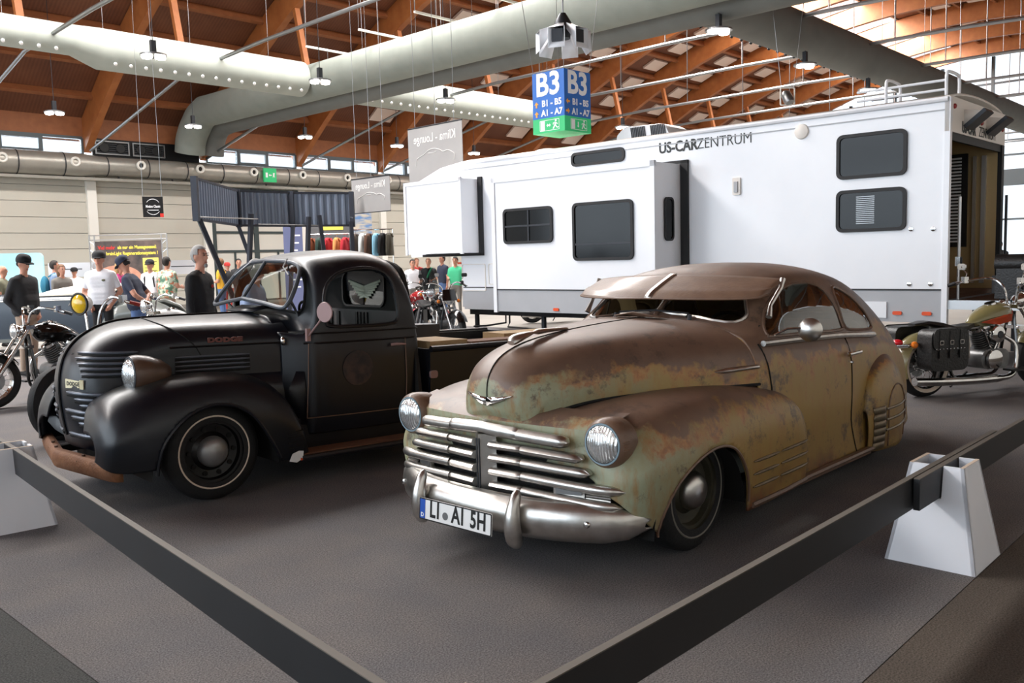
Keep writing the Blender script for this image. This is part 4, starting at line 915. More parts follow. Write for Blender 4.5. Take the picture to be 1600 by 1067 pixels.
# cab: roof centre to sill
ST = [(-.60, 1.208, .44, 1.15, .575, 1.0, .585), (-.70, 1.20, .47, 1.14, .66, 1.0, .68), (-.77, 1.24, .52, 1.18, .715, 1.0, .735), (-.83, 1.51, .565, 1.44, .73, 1.0, .745), (-.90, 1.625, .575, 1.535, .735, 1.0, .75), (-1.06, 1.665, .585, 1.575, .738, 1.0, .752), (-1.25, 1.688, .59, 1.59, .74, 1.0, .755),
 (-1.45, 1.680, .585, 1.575, .738, 1.0, .753), (-1.60, 1.63, .57, 1.52, .73, 1.0, .745), (-1.68, 1.53, .55, 1.42, .72, 1.0, .735), (-1.71, 1.30, .50, 1.25, .70, .98, .715)]
ctrl = []
for x, zt, ye, ze, yb, zb, yw in ST:
    ctrl.append([(x, 0, zt), (x, .5*ye, zt-.08*(zt-ze)), (x, .88*ye, zt-.5*(zt-ze)), (x, ye+.06, ze-.06), (x, (ye+yb)/2+.055, (ze+zb)/2), (x, yb, zb+.02), (x, yw, .86), (x, yw, .64), (x, yw-.01, .46), (x, yw-.03, .34)])
gt = grid(ctrl, 150, 120); full = [[Vector((p.x, -p.y, p.z)) for p in reversed(r[1:])]+r for r in gt]
WIN = [tuple(p[:2]) for p in spline([(x, z, 0) for x, z in ((-.885, 1.15), (-.885, 1.30), (-.93, 1.42), (-1.05, 1.505), (-1.25, 1.54), (-1.42, 1.515), (-1.495, 1.43), (-1.515, 1.28), (-1.51, 1.155), (-1.44, 1.115), (-1.2, 1.11), (-.94, 1.115))], 60, True)]
WS = [tuple(p[:2]) for p in spline([(y, z, 0) for y, z in ((.0, 1.57), (.25, 1.565), (.44, 1.535), (.53, 1.47), (.565, 1.36), (.565, 1.26), (.5, 1.215), (.25, 1.235), (0, 1.245), (-.25, 1.235), (-.5, 1.215), (-.565, 1.26), (-.565, 1.36), (-.53, 1.47), (-.44, 1.535), (-.25, 1.565))], 90, True)]
body, cuts = trim(full, [(WS, 'yz', lambda c: c.x > -.95 and c.z > 1.2), (WIN, 'xz', lambda c: c.y > .4), (WIN, 'xz', lambda c: c.y < -.4)])
cb = ts('cab', body, 'black_patina', solid=.03)
surf = [p for r in gt for p in r]
for s in (1, -1):
    L3 = edge_loop(WIN[::2], [Vector((p.x, s*p.y, p.z)) for p in surf if p.z > 1.0 and p.y > .4], 'xz'); MB().tube(L3, .014, 8, True).build('window_lip', 'black_patina', cb)
    P = [min((p for p in surf if p.y > .5 and p.x < -.7), key=lambda p: (p.x-x)**2+(p.z-1.0)**2) for x in [-.72-.099*i for i in range(11)]]
    MB().tube([Vector((p.x, s*(p.y+.004), 1.0)) for p in P], .008, 6).build('belt_moulding', 'black_metal', cb)
    MB().tube([Vector((p.x, s*(p.y+.004), 1.07)) for p in P], .006, 6).build('belt_moulding', 'black_metal', cb)
    for line in ([(-.735, 1.0), (-.725, .7), (-.71, .47)], [(-1.56, 1.0), (-1.57, .7), (-1.56, .47)], [(-.71, .465), (-1.1, .46), (-1.56, .457)]):
        MB().tube([Vector((x, s*(.738 if x < -.75 else .72)+s*.016, z)) for x, z in line], .004, 5).build('door_gap', 'rust_brown', cb)
MB().lathe([(.13, 0), (.13, .004)], (-1.13, .755, .80), (0, 1, 0), 28).build('door_roundel', 'decal_brown', cb)
ts('door_handle', MB().tube([(-1.42, .765, .955), (-1.46, .79, .96), (-1.54, .79, .955)], [.012, .012, .007], 8), 'dull_pink')
ts('windscreen_rubber', MB().tube(edge_loop(WS[::2], [p for r in full for p in r if p.x > -.95 and p.z > 1.15], 'yz'), .012, 6, True), 'gap_black')
# back wall with window
RW = rrect(.62, .27, .07, 5, .03, 1.37); OUT = [(math.copysign(abs(y), y), z) for y, z in ((-.70, .36), (.70, .36), (.70, 1.02), (.61, 1.42), (.5, 1.56), (.2, 1.62), (-.2, 1.62), (-.5, 1.56), (-.61, 1.42), (-.70, 1.02))]
no = len(RW); oo = [tuple(p[:2]) for p in spline([(y, z, 0) for y, z in OUT], no, True)]
def near_ang(pl, c): return sorted(pl, key=lambda p: math.atan2(p[1]-c[1], p[0]-c[0]))
A, B = near_ang(oo, (.03, 1.3)), near_ang(RW, (.03, 1.37))
bw = ts('back_wall', MB().ring(A, B, 0, .03, axes((-1.69, 0, 0), (0, 1, 0), (0, 0, 1), (1, 0, 0))), 'interior_dark')
MB().ring(rrect(.65, .3, .08, 5, .03, 1.37), RW, -.02, .05, axes((-1.69, 0, 0), (0, 1, 0), (0, 0, 1), (1, 0, 0))).build('rear_window_frame', 'black_metal', bw)
MB().prism(RW, .012, .016, axes((-1.69, 0, 0), (0, 1, 0), (0, 0, 1), (1, 0, 0))).build('rear_pane', 'car_glass', bw)
wg = MB()
for s in (1, -1):
    for k in range(7): wg.add([(-1.66, s*.0+.03, 1.30+.012*k), (-1.66, .03+s*(.08+.028*k), 1.285+.024*k), (-1.66, .03+s*(.07+.028*k), 1.305+.024*k), (-1.66, .03, 1.325+.012*k)], [(0, 1, 2, 3)])
mat('ghost_white', (214, 214, 196), .5); wg.build('wing_sticker', 'ghost_white', bw, solid=.002)
ts('cab_shelf', MB().box(-1.66, -1.60, -.66, .66, .95, 1.20), 'cab_grey')
for k in range(6): ts('shelf_rib', MB().box(-1.6, -1.585, .0+.05*k if k < 4 else -.3-.12*(k-4), .03+.05*k if k < 4 else -.26-.12*(k-4), 1.0, 1.18), 'black')
ts('cab_bench', MB().loft([[(-1.58, y, z) for y, z in rrect(1.3, .5, .1, 4, 0, .78)], [(-1.42, y, z) for y, z in rrect(1.3, .46, .1, 4, 0, .74)]], True, True).loft([[(-1.5, y, z) for y, z in rrect(1.3, .18, .07, 4, 0, .62)], [(-1.02, y, z) for y, z in rrect(1.3, .18, .07, 4, 0, .62)]], True, True), 'leather')
ts('cab_floor', MB().box(-1.68, -.6, -.68, .68, .34, .38), 'gap_black')
ts('dashboard', MB().tube([(-.84, -.64, 1.10), (-.84, .64, 1.10)], .07, 8).box(-.86, -.78, -.64, .64, .8, 1.1), 'interior_dark')
sw = MB().tube([Vector((-1.02, .36, 1.12))+Vector((.10*math.sin(a), .2*math.cos(a), .17*math.sin(a))) for a in [2*pi*i/28 for i in range(28)]], .011, 6, True).tube([(-.8, .36, .9), (-1.02, .36, 1.12)], .018, 6)
for a in (.5, 2.6, 4.7): sw.tube([(-1.02, .36, 1.12), Vector((-1.02, .36, 1.12))+Vector((.10*math.sin(a), .2*math.cos(a), .17*math.sin(a)))], .008, 5)
ts('steering_wheel', sw, 'black')
# tilted-open split windscreen
mat('frame_slate', (66, 72, 80), .45, .3); ts('windscreen_divider', MB().tube([Vector((-.79, 0, 1.60)), Vector((-.592, 0, 1.315))], .014, 8), 'frame_slate')
WF = [(0, 1.60), (.25, 1.592), (.42, 1.568), (.51, 1.52), (.565, 1.43), (.60, 1.34), (.605, 1.285), (.56, 1.255), (.3, 1.285), (0, 1.315)]
def wsx(y, z): return -.592-.13*abs(y)-(z-1.315)*.70
def wpt(y, z): return Vector((wsx(y, z), y, z))
for s in (1, -1):
    outl = [wpt(s*y, z) for y, z in [tuple(p[:2]) for p in spline([(y, z, 0) for y, z in WF], 34)]]
    fr_ = ts('windscreen_frame', MB().tube(outl+[], .016, 8), 'frame_slate')
    c = wpt(s*.28, 1.44); n_ = len(outl); MB().add([c]+outl, [(0, i+1, i+2) for i in range(n_-1)]+[(0, n_, 1)]).build('windscreen_pane', 'car_glass', fr_)
    ts('windscreen_stay', MB().tube([(-.78, s*.52, 1.19), (-.70, s*.56, 1.30)], .01, 6), 'chrome')
    ts('wiper', MB().tube([wpt(s*.28, 1.61)+Vector((.01, 0, 0)), wpt(s*.33, 1.55)+Vector((.035, 0, 0)), wpt(s*.45, 1.49)+Vector((.03, 0, 0))], .006, 6), 'steel')
ts('cowl_vent', MB().add([(-.56, -.22, 1.215), (-.56, .22, 1.215), (-.70, .24, 1.25), (-.70, -.24, 1.25)], [(0, 1, 2, 3)]), 'black_patina', solid=.01)
# mirror on the door, small lamp on the cowl
m_ = ts('door_mirror', MB().tube([(-.72, .77, 1.06), (-.735, .88, 1.15), (-.75, .94, 1.215)], .007, 6).box(-.735, -.705, .745, .77, 1.02, 1.11), 'dull_pink'); MB().lathe([(.005, -.012), (.06, -.008), (.072, 0), (.068, .006)], (-.75, .945, 1.23), (.9, .3, 0), 22).build('mirror_head', 'dull_pink', m_)
ts('cowl_lamp', MB().ell((-.60, .61, 1.02), (.02, .022, .032)), 'chrome')
# front fenders
FS = [(.70, [(.42, .50), (.52, .50), (.60, .47), (.64, .42), (.64, .38), (.62, .34)]), (.67, [(.38, .63), (.55, .63), (.69, .57), (.76, .47), (.765, .38), (.75, .30)]), (.60, [(.36, .71), (.56, .725), (.73, .66), (.82, .52), (.83, .40), (.81, .28)]),
 (.45, [(.37, .77), (.58, .795), (.77, .735), (.865, .58), (.88, .42), (.865, .28)]), (.25, [(.40, .79), (.60, .83), (.79, .775), (.885, .61), (.90, .44), (.885, .3)]), (.0, [(.44, .80), (.62, .845), (.80, .79), (.89, .62), (.905, .44), (.89, .3)]),
 (-.22, [(.48, .79), (.64, .825), (.80, .77), (.885, .60), (.90, .42), (.885, .28)]), (-.40, [(.52, .74), (.66, .765), (.80, .705), (.88, .55), (.89, .38), (.88, .23)]), (-.54, [(.56, .62), (.68, .64), (.80, .59), (.87, .47), (.88, .33), (.87, .21)]), (-.62, [(.60, .46), (.70, .475), (.80, .44), (.86, .37), (.865, .28), (.86, .20)]), (-.66, [(.62, .30), (.70, .31), (.78, .29), (.83, .26), (.835, .22), (.83, .19)])]
gf = grid([[(x, y, z) for y, z in pr] for x, pr in FS], 100, 60)
ARCH = [(.41, .1), (.405, .28), (.36, .45), (.21, .60), (.0, .655), (-.2, .585), (-.35, .38), (-.43, .22), (-.45, .1)]
ARCH = [tuple(q[:2]) for q in spline([(a, b, 0) for a, b in ARCH], 70)]
body_, cut_ = trim(gf, [(ARCH, 'xz', lambda c: c.y > .62)])
for s in (1, -1):
    mb = MB().add(body_.v, body_.f)
    if s < 0: mb.v = [(x, -y, z) for x, y, z in mb.v]
    f = ts('front_fender', mb, 'black_patina', solid=.015)
    fv = [p for r in gf for p in r if p.y > .7]; lip = [Vector((x, min(fv, key=lambda p: (p.x-x)**2+(p.z-z)**2).y, z)) for x, z in ARCH if z > .23]
    MB().tube([Vector((p.x, s*p.y, p.z)) for p in lip], .012, 6).build('arch_lip', 'black_patina', f)
    MB().loft([[(.43*math.cos(t), s*y, .2+.44*math.sin(t)) for t in [pi*i/18 for i in range(19)]] for y in (.45, .84)]).build('wheel_well', 'gap_black', f)
    for k in range(4): MB().tube([Vector((-.48, s*.885, .30+.035*k)), Vector((-.60, s*.868, .305+.035*k))], .006, 5).build('fender_slot', 'black_metal', f)
st = MB().lathe([(.04, 0), (.04, .002)], (0, 0, 0), (0, 1, 0), 14); f0 = [o for o in tr.children if o.name.startswith('front_fender')][0]
MB().prism([(-.055, -.03), (.0, -.045), (.05, -.02), (.055, .03), (.02, .035), (-.03, .02)], 0, .003, axes((-.535, .892, .24), (-1, 0, 0), (0, 0, 1), (0, 1, 0))).build('eagle_sticker', 'plate_white', f0)
MB().prism([(-.065, -.028), (-.03, -.035), (-.03, -.015)], .003, .005, axes((-.535, .892, .24), (1, 0, 0), (0, 0, 1), (0, 1, 0))).build('sticker_beak', 'marker_amber', f0)
# panels below the hood side, apron between nose and fenders
for s in (1, -1): ts('hood_side_panel', MB().loft([[(x, s*y, .80), (x, s*(y+.012), .66), (x, s*(y+.02), .42)] for x, y in ((.30, .44), (.0, .478), (-.3, .525), (-.62, .575), (-.72, .70))]), 'black_patina', solid=.01)
#
for s in (1, -1): ts('apron', MB().loft([[(.60, s*.30, .36), (.64, s*.44, .40), (.66, s*.55, .45)], [(.56, s*.36, .60), (.60, s*.42, .62), (.62, s*.5, .64)], [(.40, s*.39, .74), (.44, s*.42, .75), (.46, s*.48, .765)]]), 'black_patina')
# headlamp pods
for s in (1, -1):
    c = Vector((.43, s*.555, .858)); d = Vector((1, 0, 0))
    hl = ts('headlamp', MB().lathe([(.004, -.25), (.045, -.235), (.085, -.18), (.115, -.10), (.126, -.03), (.122, .008), (.114, .02), (.104, .022)], c, d, 30, False), 'rust_dark' if 'rust_dark' in _M else 'roof_brown')
    MB().lathe([(.105, .016), (.085, .038), (.05, .05), (.001, .055)], c, d, 30, False).build('headlamp_lens', 'headlamp_glass', hl)
    MB().lathe([(.114, .008), (.118, .02), (.104, .024)], c, d, 30, False).build('headlamp_rim', 'dark_steel', hl)
    MB().lathe([(.05, 0), (.035, .08)], c-Vector((.06, 0, .15)), (0, 0, 1), 14).build('headlamp_stalk', 'black_patina', hl)
# bumper, running boards, bed
def bxx(y): return .745-.13*abs(y)/.77
ys = [i*.0867-.78 for i in range(19)]; prof = [(-.03, .062), (.01, .058), (.028, .04), (.034, 0), (.028, -.04), (.01, -.058), (-.03, -.062)]
bp = ts('front_bumper', MB().loft([[(bxx(y)+a, y, .275+b*(1 if abs(y) < .76 else .85)) for a, b in prof] for y in ys]).add([(bxx(.78)+a, y, .275+b*.85) for y in (.78,) for a, b in prof], [tuple(range(7))]), 'bumper_rust', solid=.012)
for y in (-.3, -.1, .35, .55): MB().lathe([(.012, 0), (.012, .012)], (bxx(y), y, .335), (0, 0, 1), 8).build('bumper_bolt', 'rust_brown', bp)
for s in (1, -1): MB().beam((.72, s*.3, .28), (.4, s*.3, .3), .05, .05).build('bumper_iron', 'gap_black', bp)
for s in (1, -1):
    rb = ts('running_board', MB().box(-1.75, -.58, s*.78-.12, s*.78+.12, .20, .235), 'black_patina')
    MB().box(-1.74, -.60, s*.775-.09, s*.775+.09, .2352, .243).build('board_plank', 'rust_wood', rb); MB().tube([(-1.75, s*.90, .22), (-.58, s*.90, .22)], .016, 6).build('board_edge', 'dark_steel', rb)
    MB().box(-1.72, -.62, s*.68-.01, s*.68+.01, .235, .46).build('sill_panel', 'black_patina', rb)
bed = ts('bed', MB().box(-3.7, -1.78, .74, .78, .42, .90).box(-3.7, -1.78, -.78, -.74, .42, .90).box(-1.80, -1.77, -.76, .76, .42, .90).box(-3.72, -3.68, -.76, .76, .42, .90), 'black_patina')
MB().box(-3.7, -1.78, -.74, .74, .58, .62).build('bed_floor', 'rust_wood', bed)
for s in (1, -1): MB().tube([(-3.7, s*.79, .90), (-1.78, s*.79, .90)], .025, 8).build('bed_rail', 'black_patina', bed)
for s in (1, -1):
    rf = grid([[(x, .76, z0), (x, .84, z0+.01), (x, .96, z0-.06), (x, 1.0, z0-.25)] for x, z0 in ((-2.45, .45), (-2.55, .65), (-2.75, .78), (-3.0, .80), (-3.25, .72), (-3.45, .5))], 30, 14)
    ts('rear_fender', MB().loft([[Vector((p.x, s*p.y, p.z)) for p in r] for r in rf]), 'black_patina', solid=.012)
ts('bed_marker', MB().prism(rrect(.07, .06, .02), 0, .02, axes((-1.80, .785, .70), (-1, 0, 0), (0, 0, 1), (0, 1, 0))), 'dull_pink')
ts('underbody', MB().box(-3.6, .5, -.45, .45, .2, .36), 'gap_black')
mat('wheel_black', (14, 14, 15), .3); mat('cap_grey', (168, 168, 168), .42, .7, col2=(140, 141, 142), ns=12)
for s in (1, -1):
    car_wheel(tr, 0, s*.70, .328, s, .325, .085, 'wheel_black', 'whitewall', (.232, .247), 'cap_grey', 10)
    car_wheel(tr, -2.95, s*.70, .405, s, .325, .085, 'wheel_black', 'whitewall', (.232, .247), 'cap_grey', 10)
# cargo lying in the bed
def cargo(label, cat, name, x0, x1, y0, y1, z0, z1, m):
    c = Vector(((x0+x1)/2, (y0+y1)/2, z0)); o = MB().box(x0-c.x, x1-c.x, y0-c.y, y1-c.y, 0, z1-z0).build(name, m, None, TM @ Matrix.Translation(c)); tag(o, label, cat)
cargo('pale wooden crate standing behind the pickup cab', 'crate', 'wooden_crate', -2.2, -1.82, .30, .73, .62, .955, 'pale_wood')
cargo('long weathered board lying along the pickup bed rail', 'board', 'wooden_board', -3.6, -2.25, .5, .72, .84, .93, 'rust_wood')
cargo('dark grey steel channel across the crates in the pickup bed', 'channel', 'steel_channel', -2.7, -1.9, -.5, -.3, .63, 1.02, 'dark_steel')
cargo('light plank in the pickup bed beyond the coupe nose', 'plank', 'wooden_plank', -3.65, -2.9, .1, .4, .62, .95, 'pale_wood')
# ------------------------------------------------------------------ barriers round the display: black boards on white trestles
mat('board_black', (24, 25, 28), .45, col2=(30, 31, 34), ns=4); mat('board_edge', (92, 86, 78), .7); mat('foot_white', (224, 226, 232), .55, col2=(214, 216, 222), ns=2); mat('mdf', (196, 178, 160), .8)
def board(a, b, label):
    a, b = Vector(a), Vector(b); d = b-a; M = HM @ Matrix.Translation(((a.x+b.x)/2, (a.y+b.y)/2, .34)) @ Matrix.Rotation(math.atan2(d.y, d.x), 4, 'Z'); h = d.length/2
    o = thing('barrier_board', label, 'barrier', M); MB().box(-h, h, -.014, .014, 0, .146).build('board', 'board_black', o); MB().box(-h, h, -.0135, .0135, .1462, .150).build('board_top_edge', 'board_edge', o)
    return o
def foot(u, b, yaw, label):
    o = thing('barrier_trestle', label, "barrier trestle", HM @ Matrix.Translation((u, b, 0)) @ Matrix.Rotation(yaw, 4, 'Z'))
    B_, T_, z = .21, .125, .49; c = ((-1, -1), (1, -1), (1, 1), (-1, 1))
    for k in range(4):
        (x0, y0), (x1, y1) = c[k], c[(k+1) % 4]
        slot = k in (1, 3)                                  # the two panels the boards drop into are notched
        P = [(x0*B_, y0*B_, 0), (x1*B_, y1*B_, 0)]
        f = lambda q: B_+(T_-B_)*q/z
        if slot:
            x = x0; ht = .335; g = .034
            pts = [(x*f(0), y0*f(0), 0), (x*f(0), y1*f(0), 0), (x*f(z), y1*f(z), z), (x*f(z), (y1-y0)/2*g, z), (x*f(ht), (y1-y0)/2*g, ht), (x*f(ht), -(y1-y0)/2*g, ht), (x*f(z), -(y1-y0)/2*g, z), (x*f(z), y0*f(z), z)]
        else: pts = [(x0*B_, y0*B_, 0), (x1*B_, y1*B_, 0), (x1*T_, y1*T_, z), (x0*T_, y0*T_, z)]
        n = len(pts); ins = [Vector(p)-Vector(((x0+x1)/2, (y0+y1)/2, 0)).normalized()*.016 for p in pts]
        mb = MB().add([Vector(p) for p in pts]+ins, [tuple(range(n)), tuple(range(2*n-1, n-1, -1))]+[(i, i+n, (i+1) % n+n, (i+1) % n) for i in range(n)])
        p_ = mb.build('foot_panel', 'foot_white', o)
    for k in (0, 2): MB().box(-T_, T_, c[k][1]*T_-.008+(.008 if k == 0 else -.008), c[k][1]*T_+.008+(.008 if k == 0 else -.008), z, z+.002).build('raw_edge', 'mdf', o)
    return o
board((1.20, 1.42), (5.55, 1.42), 'black barrier board between the corner trestle and the white foot beside the coupe')
board((4.17, 1.385), (9.4, 1.385), 'black barrier board running on from the white foot towards the saddlebag motorcycle')
board((1.30, 1.60), (2.10, 9.2), 'black barrier board along the front of the rusty pickup bumper')
foot(4.61, 1.40, 0, 'white tapered barrier trestle holding two overlapping boards beside the coupe')
foot(1.725, 5.89, R(-6), 'white tapered barrier trestle in front of the pickup bumper')
foot(8.6, 1.40, 0, 'white tapered barrier trestle at the far end beyond the motorcycle')
foot(1.32, 1.44, R(-3), 'white tapered barrier trestle under the corner where the boards meet')
# ------------------------------------------------------------------ visitors
for n_, c_ in (('cloth_black', (22, 22, 24)), ('cloth_charcoal', (44, 44, 46)), ('cloth_white', (236, 236, 240)), ('cloth_navy', (48, 54, 74)), ('denim', (86, 112, 158)), ('denim_light', (150, 166, 196)), ('cloth_beige', (168, 146, 128)),
               ('cloth_pink', (176, 44, 110)), ('cloth_yellow', (226, 172, 54)), ('cloth_grey', (118, 114, 108)), ('cloth_olive', (112, 112, 92)), ('cloth_bluegrey', (120, 140, 170)), ('cloth_teal', (40, 110, 136)), ('cloth_green', (72, 190, 140)), ('cloth_red', (176, 48, 44)), ('shoe', (34, 32, 32))):
    mat(n_, c_, .85, bump=.15, bs=25)
def hawaii():
    m = mat('cloth_floral', (214, 220, 196), .85, col2=(96, 134, 112), ns=9, amt=.12)
    N = m.node_tree.nodes; L = m.node_tree.links; p = N['Principled BSDF']; src = p.inputs['Base Color'].links[0].from_socket
    tc = N.new('ShaderNodeTexCoord'); n = N.new('ShaderNodeTexNoise'); n.inputs['Scale'].default_value = 13; L.new(tc.outputs['Object'], n.inputs['Vector'])
    r = N.new('ShaderNodeValToRGB'); r.color_ramp.elements[0].position = .58; r.color_ramp.elements[1].position = .62; mx = N.new('ShaderNodeMix'); mx.data_type = 'RGBA'
    L.new(n.outputs['Fac'], r.inputs[0]); L.new(r.outputs[0], mx.inputs['Factor']); L.new(src, mx.inputs['A']); mx.inputs['B'].default_value = lin((206, 128, 96)); L.new(mx.outputs['Result'], p.inputs['Base Color'])
hawaii()
def segd(p, a, b, ra, rb):
    d = b-a; t = max(0, min(1, (p-a).dot(d)/max(1e-9, d.length_squared))); return (p-(a+d*t)).length-(ra+(rb-ra)*t)
def person(label, x, y, face, h, shirt, pants, arms, hair='hair_dark', sleeve='short', cap=None, group=None, lean=0, headpitch=0, headyaw=0, far=False, goatee=False, long_hair=False, bag=None, belly=1, vest=False, logo=None, bald=False, scarf=None):
    """face: azimuth (degrees clockwise from straight ahead) the person looks to; arms: ((elbow, wrist) left, (elbow, wrist) right) in metres for a 1.78 m figure"""
    k = h/1.78; yaw = pi/2-R(face)
    root = thing('person', label, 'person', place(x, y, 0, yaw), group)
    V = Vector; S = []                                    # a, b, ra, rb, material, flatten
    ln = math.sin(R(lean))
    def up(p): return V((p[0]+max(0, p[2]-.95)*ln, p[1], p[2]-max(0, p[2]-.95)*(1-math.cos(R(lean)))))
    def seg(a, b, ra, rb, m): S.append((V(a), V(b), ra, rb, m))
    for s in (1, -1):
        seg((0, s*.085, .93), (.015, s*.1, .5), .092, .06, pants); seg((.015, s*.1, .5), (-.02, s*.105, .1), .06, .042, pants)
        seg((-.05, s*.11, .05), (.13, s*.125, .035), .042, .034, 'shoe')
    seg((0, -.06, .93), (0, .06, .93), .115, .115, pants)
    for zz, w, r in ((1.0, .075, .115*belly), (1.06, .075, .117*belly), (1.12, .078, .118*belly), (1.18, .085, .116+.3*(.118*belly-.118)), (1.24, .095, .118), (1.30, .108, .117), (1.36, .118, .11), (1.41, .125, .088)): seg(up((0, -w, zz)), up((0, w, zz)), r, r, shirt)
    seg(up((0, -.1, 1.45)), up((0, .1, 1.45)), .065, .065, shirt); seg(up((0, 0, 1.42)), up((.02, 0, 1.56)), .058, .052, 'skin')
    for s, (el, wr) in zip((1, -1), arms):
        sh = up((0, s*.185, 1.42)); el = up((el[0], s*el[1], el[2])); wr = up((wr[0], s*wr[1], wr[2])); m = 'skin' if sleeve == 'none' else shirt
        mid = sh.lerp(el, .72)
        seg(sh, mid, .066, .05, shirt if not vest else 'skin'); seg(mid, el, .05, .043, shirt if sleeve == 'long' else 'skin'); seg(el, wr, .043, .03, shirt if sleeve == 'long' else 'skin')
        d = (wr-el).normalized(); seg(wr, wr+d*.085, .028, .036, 'skin')
    hc = up((.025, 0, 1.665))
    mb = MB()
    for a, b, ra, rb, m in S:
        n = 12; L_ = (b-a).length; dr = (b-a).normalized() if L_ > 0 else V((0, 0, 1))
        pr = [(.02*ra, -ra), (.5*ra, -.87*ra), (.87*ra, -.5*ra), (ra, 0), (rb, L_), (.87*rb, L_+.5*rb), (.5*rb, L_+.87*rb), (.02*rb, L_+rb)]; mb.lathe(pr, a, dr, n)
    HR = Matrix.Rotation(R(headyaw), 4, 'Z') @ Matrix.Rotation(R(headpitch+lean*.5), 4, 'Y')
    hm = MB(); hm.ell((-.008, 0, .02), (.097, .076, .108), 14, 10); hm.ell((.02, 0, -.06), (.066, .056, .06), 12, 8); hm.ell((.097, 0, -.012), (.02, .013, .026), 8, 6)
    for s in (1, -1): hm.ell((-.01, s*.078, -.008), (.02, .012, .032), 8, 6)
    hm.xf(Matrix.Translation(hc) @ HR); mb.add(hm.v, hm.f); S.append((hc, hc+V((.0, 0, .03)), .1, .1, 'skin'))
    vx = .02 if far else .0145
    me = bpy.data.meshes.new('tmp'); me.from_pydata(mb.v, [], mb.f); o = bpy.data.objects.new('tmp', me); COL.objects.link(o)
    rm = o.modifiers.new('r', 'REMESH'); rm.mode = 'VOXEL'; rm.voxel_size = vx; sm = o.modifiers.new('s', 'SMOOTH'); sm.iterations = 9; sm.factor = .5
    bpy.context.view_layer.update(); m2 = bpy.data.meshes.new_from_object(o.evaluated_get(bpy.context.evaluated_depsgraph_get())); bpy.data.objects.remove(o)
    ml = ['skin', shirt, pants, 'shoe', 'eye', 'lips']; ix = {m: i for i, m in enumerate(ml)}
    vs = [v.co.copy() for v in m2.vertices]; fs = [tuple(p.vertices) for p in m2.polygons]; mi = []
    for f in fs:
        c = sum((vs[i] for i in f), V())/len(f); best = min(S, key=lambda q: segd(c, q[0], q[1], q[2], q[3])); mi.append(ix[best[4]])
    ex = MB()
    for s, (el, wr) in zip((1, -1), arms):                # fingers rooted in the palm
        el = up((el[0], s*el[1], el[2])); wr = up((wr[0], s*wr[1], wr[2])); d = (wr-el).normalized(); sd = d.cross(V((0, s, 0)) if abs(d.y) < .8 else V((0, 0, 1))).normalized(); pn = sd.cross(d)
        for q, (o_, L_) in enumerate(((-.026, .062), (-.009, .074), (.009, .07), (.025, .055))):
            a = wr+d*.075+sd*o_; ex.tube([a, a+d*L_*.45, a+d*L_*.8-pn*s*.012, a+d*L_-pn*s*.028], [.0095, .009, .008, .006], 6)
        a = wr+d*.03+sd*-.03; ex.tube([a, a+d*.03-sd*.02, a+d*.06-sd*.022], [.012, .010, .007], 6)
    o0 = len(vs); vs += [V(p) for p in ex.v]; fs += [tuple(i+o0 for i in f) for f in ex.f]; mi += [0]*len(ex.f)
    for em, lst in ((4, [((.084, s*.03, .018), (.012, .014, .007)) for s in (1, -1)]+[((.083, s*.032, .042), (.012, .02, .005)) for s in (1, -1)]), (5, [((.079, 0, -.062), (.012, .024, .006))])):
        for c, r in lst:
            e = MB().ell(c, r, 8, 6).xf(Matrix.Translation(hc) @ HR); o0 = len(vs); vs += [V(p) for p in e.v]; fs += [tuple(i+o0 for i in f) for f in e.f]; mi += [em]*len(e.f)
    body = MB(); body.v = [tuple(p*k) for p in vs]; body.f = fs; body.m = mi; body.build('body', ml, root, ang=60)
    HM_ = Matrix.Scale(k, 4) @ Matrix.Translation(hc) @ HR
    def hp_(name, mb, m): return mb.xf(HM_).build(name, m, root)
    if not bald:
        e = MB().ell((-.012, 0, .026), (.104, .085, .113), 22, 16); hr = MB(); hr.v = e.v
        for f in e.f:
            if len(f) > 4: continue
            cx, cy, cz = [sum(e.v[q][w] for q in f)/len(f) for w in range(3)]
            if cz > .092-.25*max(0, cx-.04) and cx < .075 or (cx < -.02 and cz > -.07) or (cx < .03 and cz > .03): hr.f.append(f); hr.m.append(0)
        if not cap or long_hair: hp_('hair', hr, hair)
        else: hp_('hair', MB().ell((-.03, 0, -.005), (.082, .082, .055), 12, 8), hair)
        if long_hair: hp_('long_hair', MB().ell((-.05, 0, -.06), (.07, .088, .15), 12, 8), hair)
    if goatee: hp_('goatee', MB().ell((.074, 0, -.098), (.02, .026, .026), 8, 6), 'hair_grey')
    if cap:
        c = hp_('cap', MB().lathe([tuple(q[:2]) for q in spline([(.101, .025, 0), (.106, .06, 0), (.102, .095, 0), (.086, .126, 0), (.055, .148, 0), (.002, .156, 0)], 16)], (-.01, 0, 0), (0, 0, 1), 18), cap)
        br = MB().loft([[(.075, y*.078, .045), (.125, y*.07, .045-.006*y*y), (.165-.03*y*y, y*.055, .036-.012*y*y)] for y in (-1, -.6, -.2, .2, .6, 1)]).xf(HM_).build('cap_brim', cap, c, solid=.006)
    if bag:
        bc = up((-.2, 0, 1.22)); b_ = MB().ell(bc, (.1, .15, .23), 12, 8).xf(Matrix.Scale(k, 4)).build('backpack', bag, root)
        for s in (1, -1): MB().tube([V((-.13, s*.1, 1.42)), V((.0, s*.11, 1.51)), V((.12, s*.11, 1.36)), V((.09, s*.12, 1.15))], .017, 6).xf(Matrix.Scale(k, 4)).build('strap', bag, b_)
    if scarf: MB().tube([V((.0, .09, 1.5)), V((.11, .07, 1.4)), V((.14, -.02, 1.2))], [.03, .035, .03], 8).xf(Matrix.Scale(k, 4)).build('scarf', scarf, root)
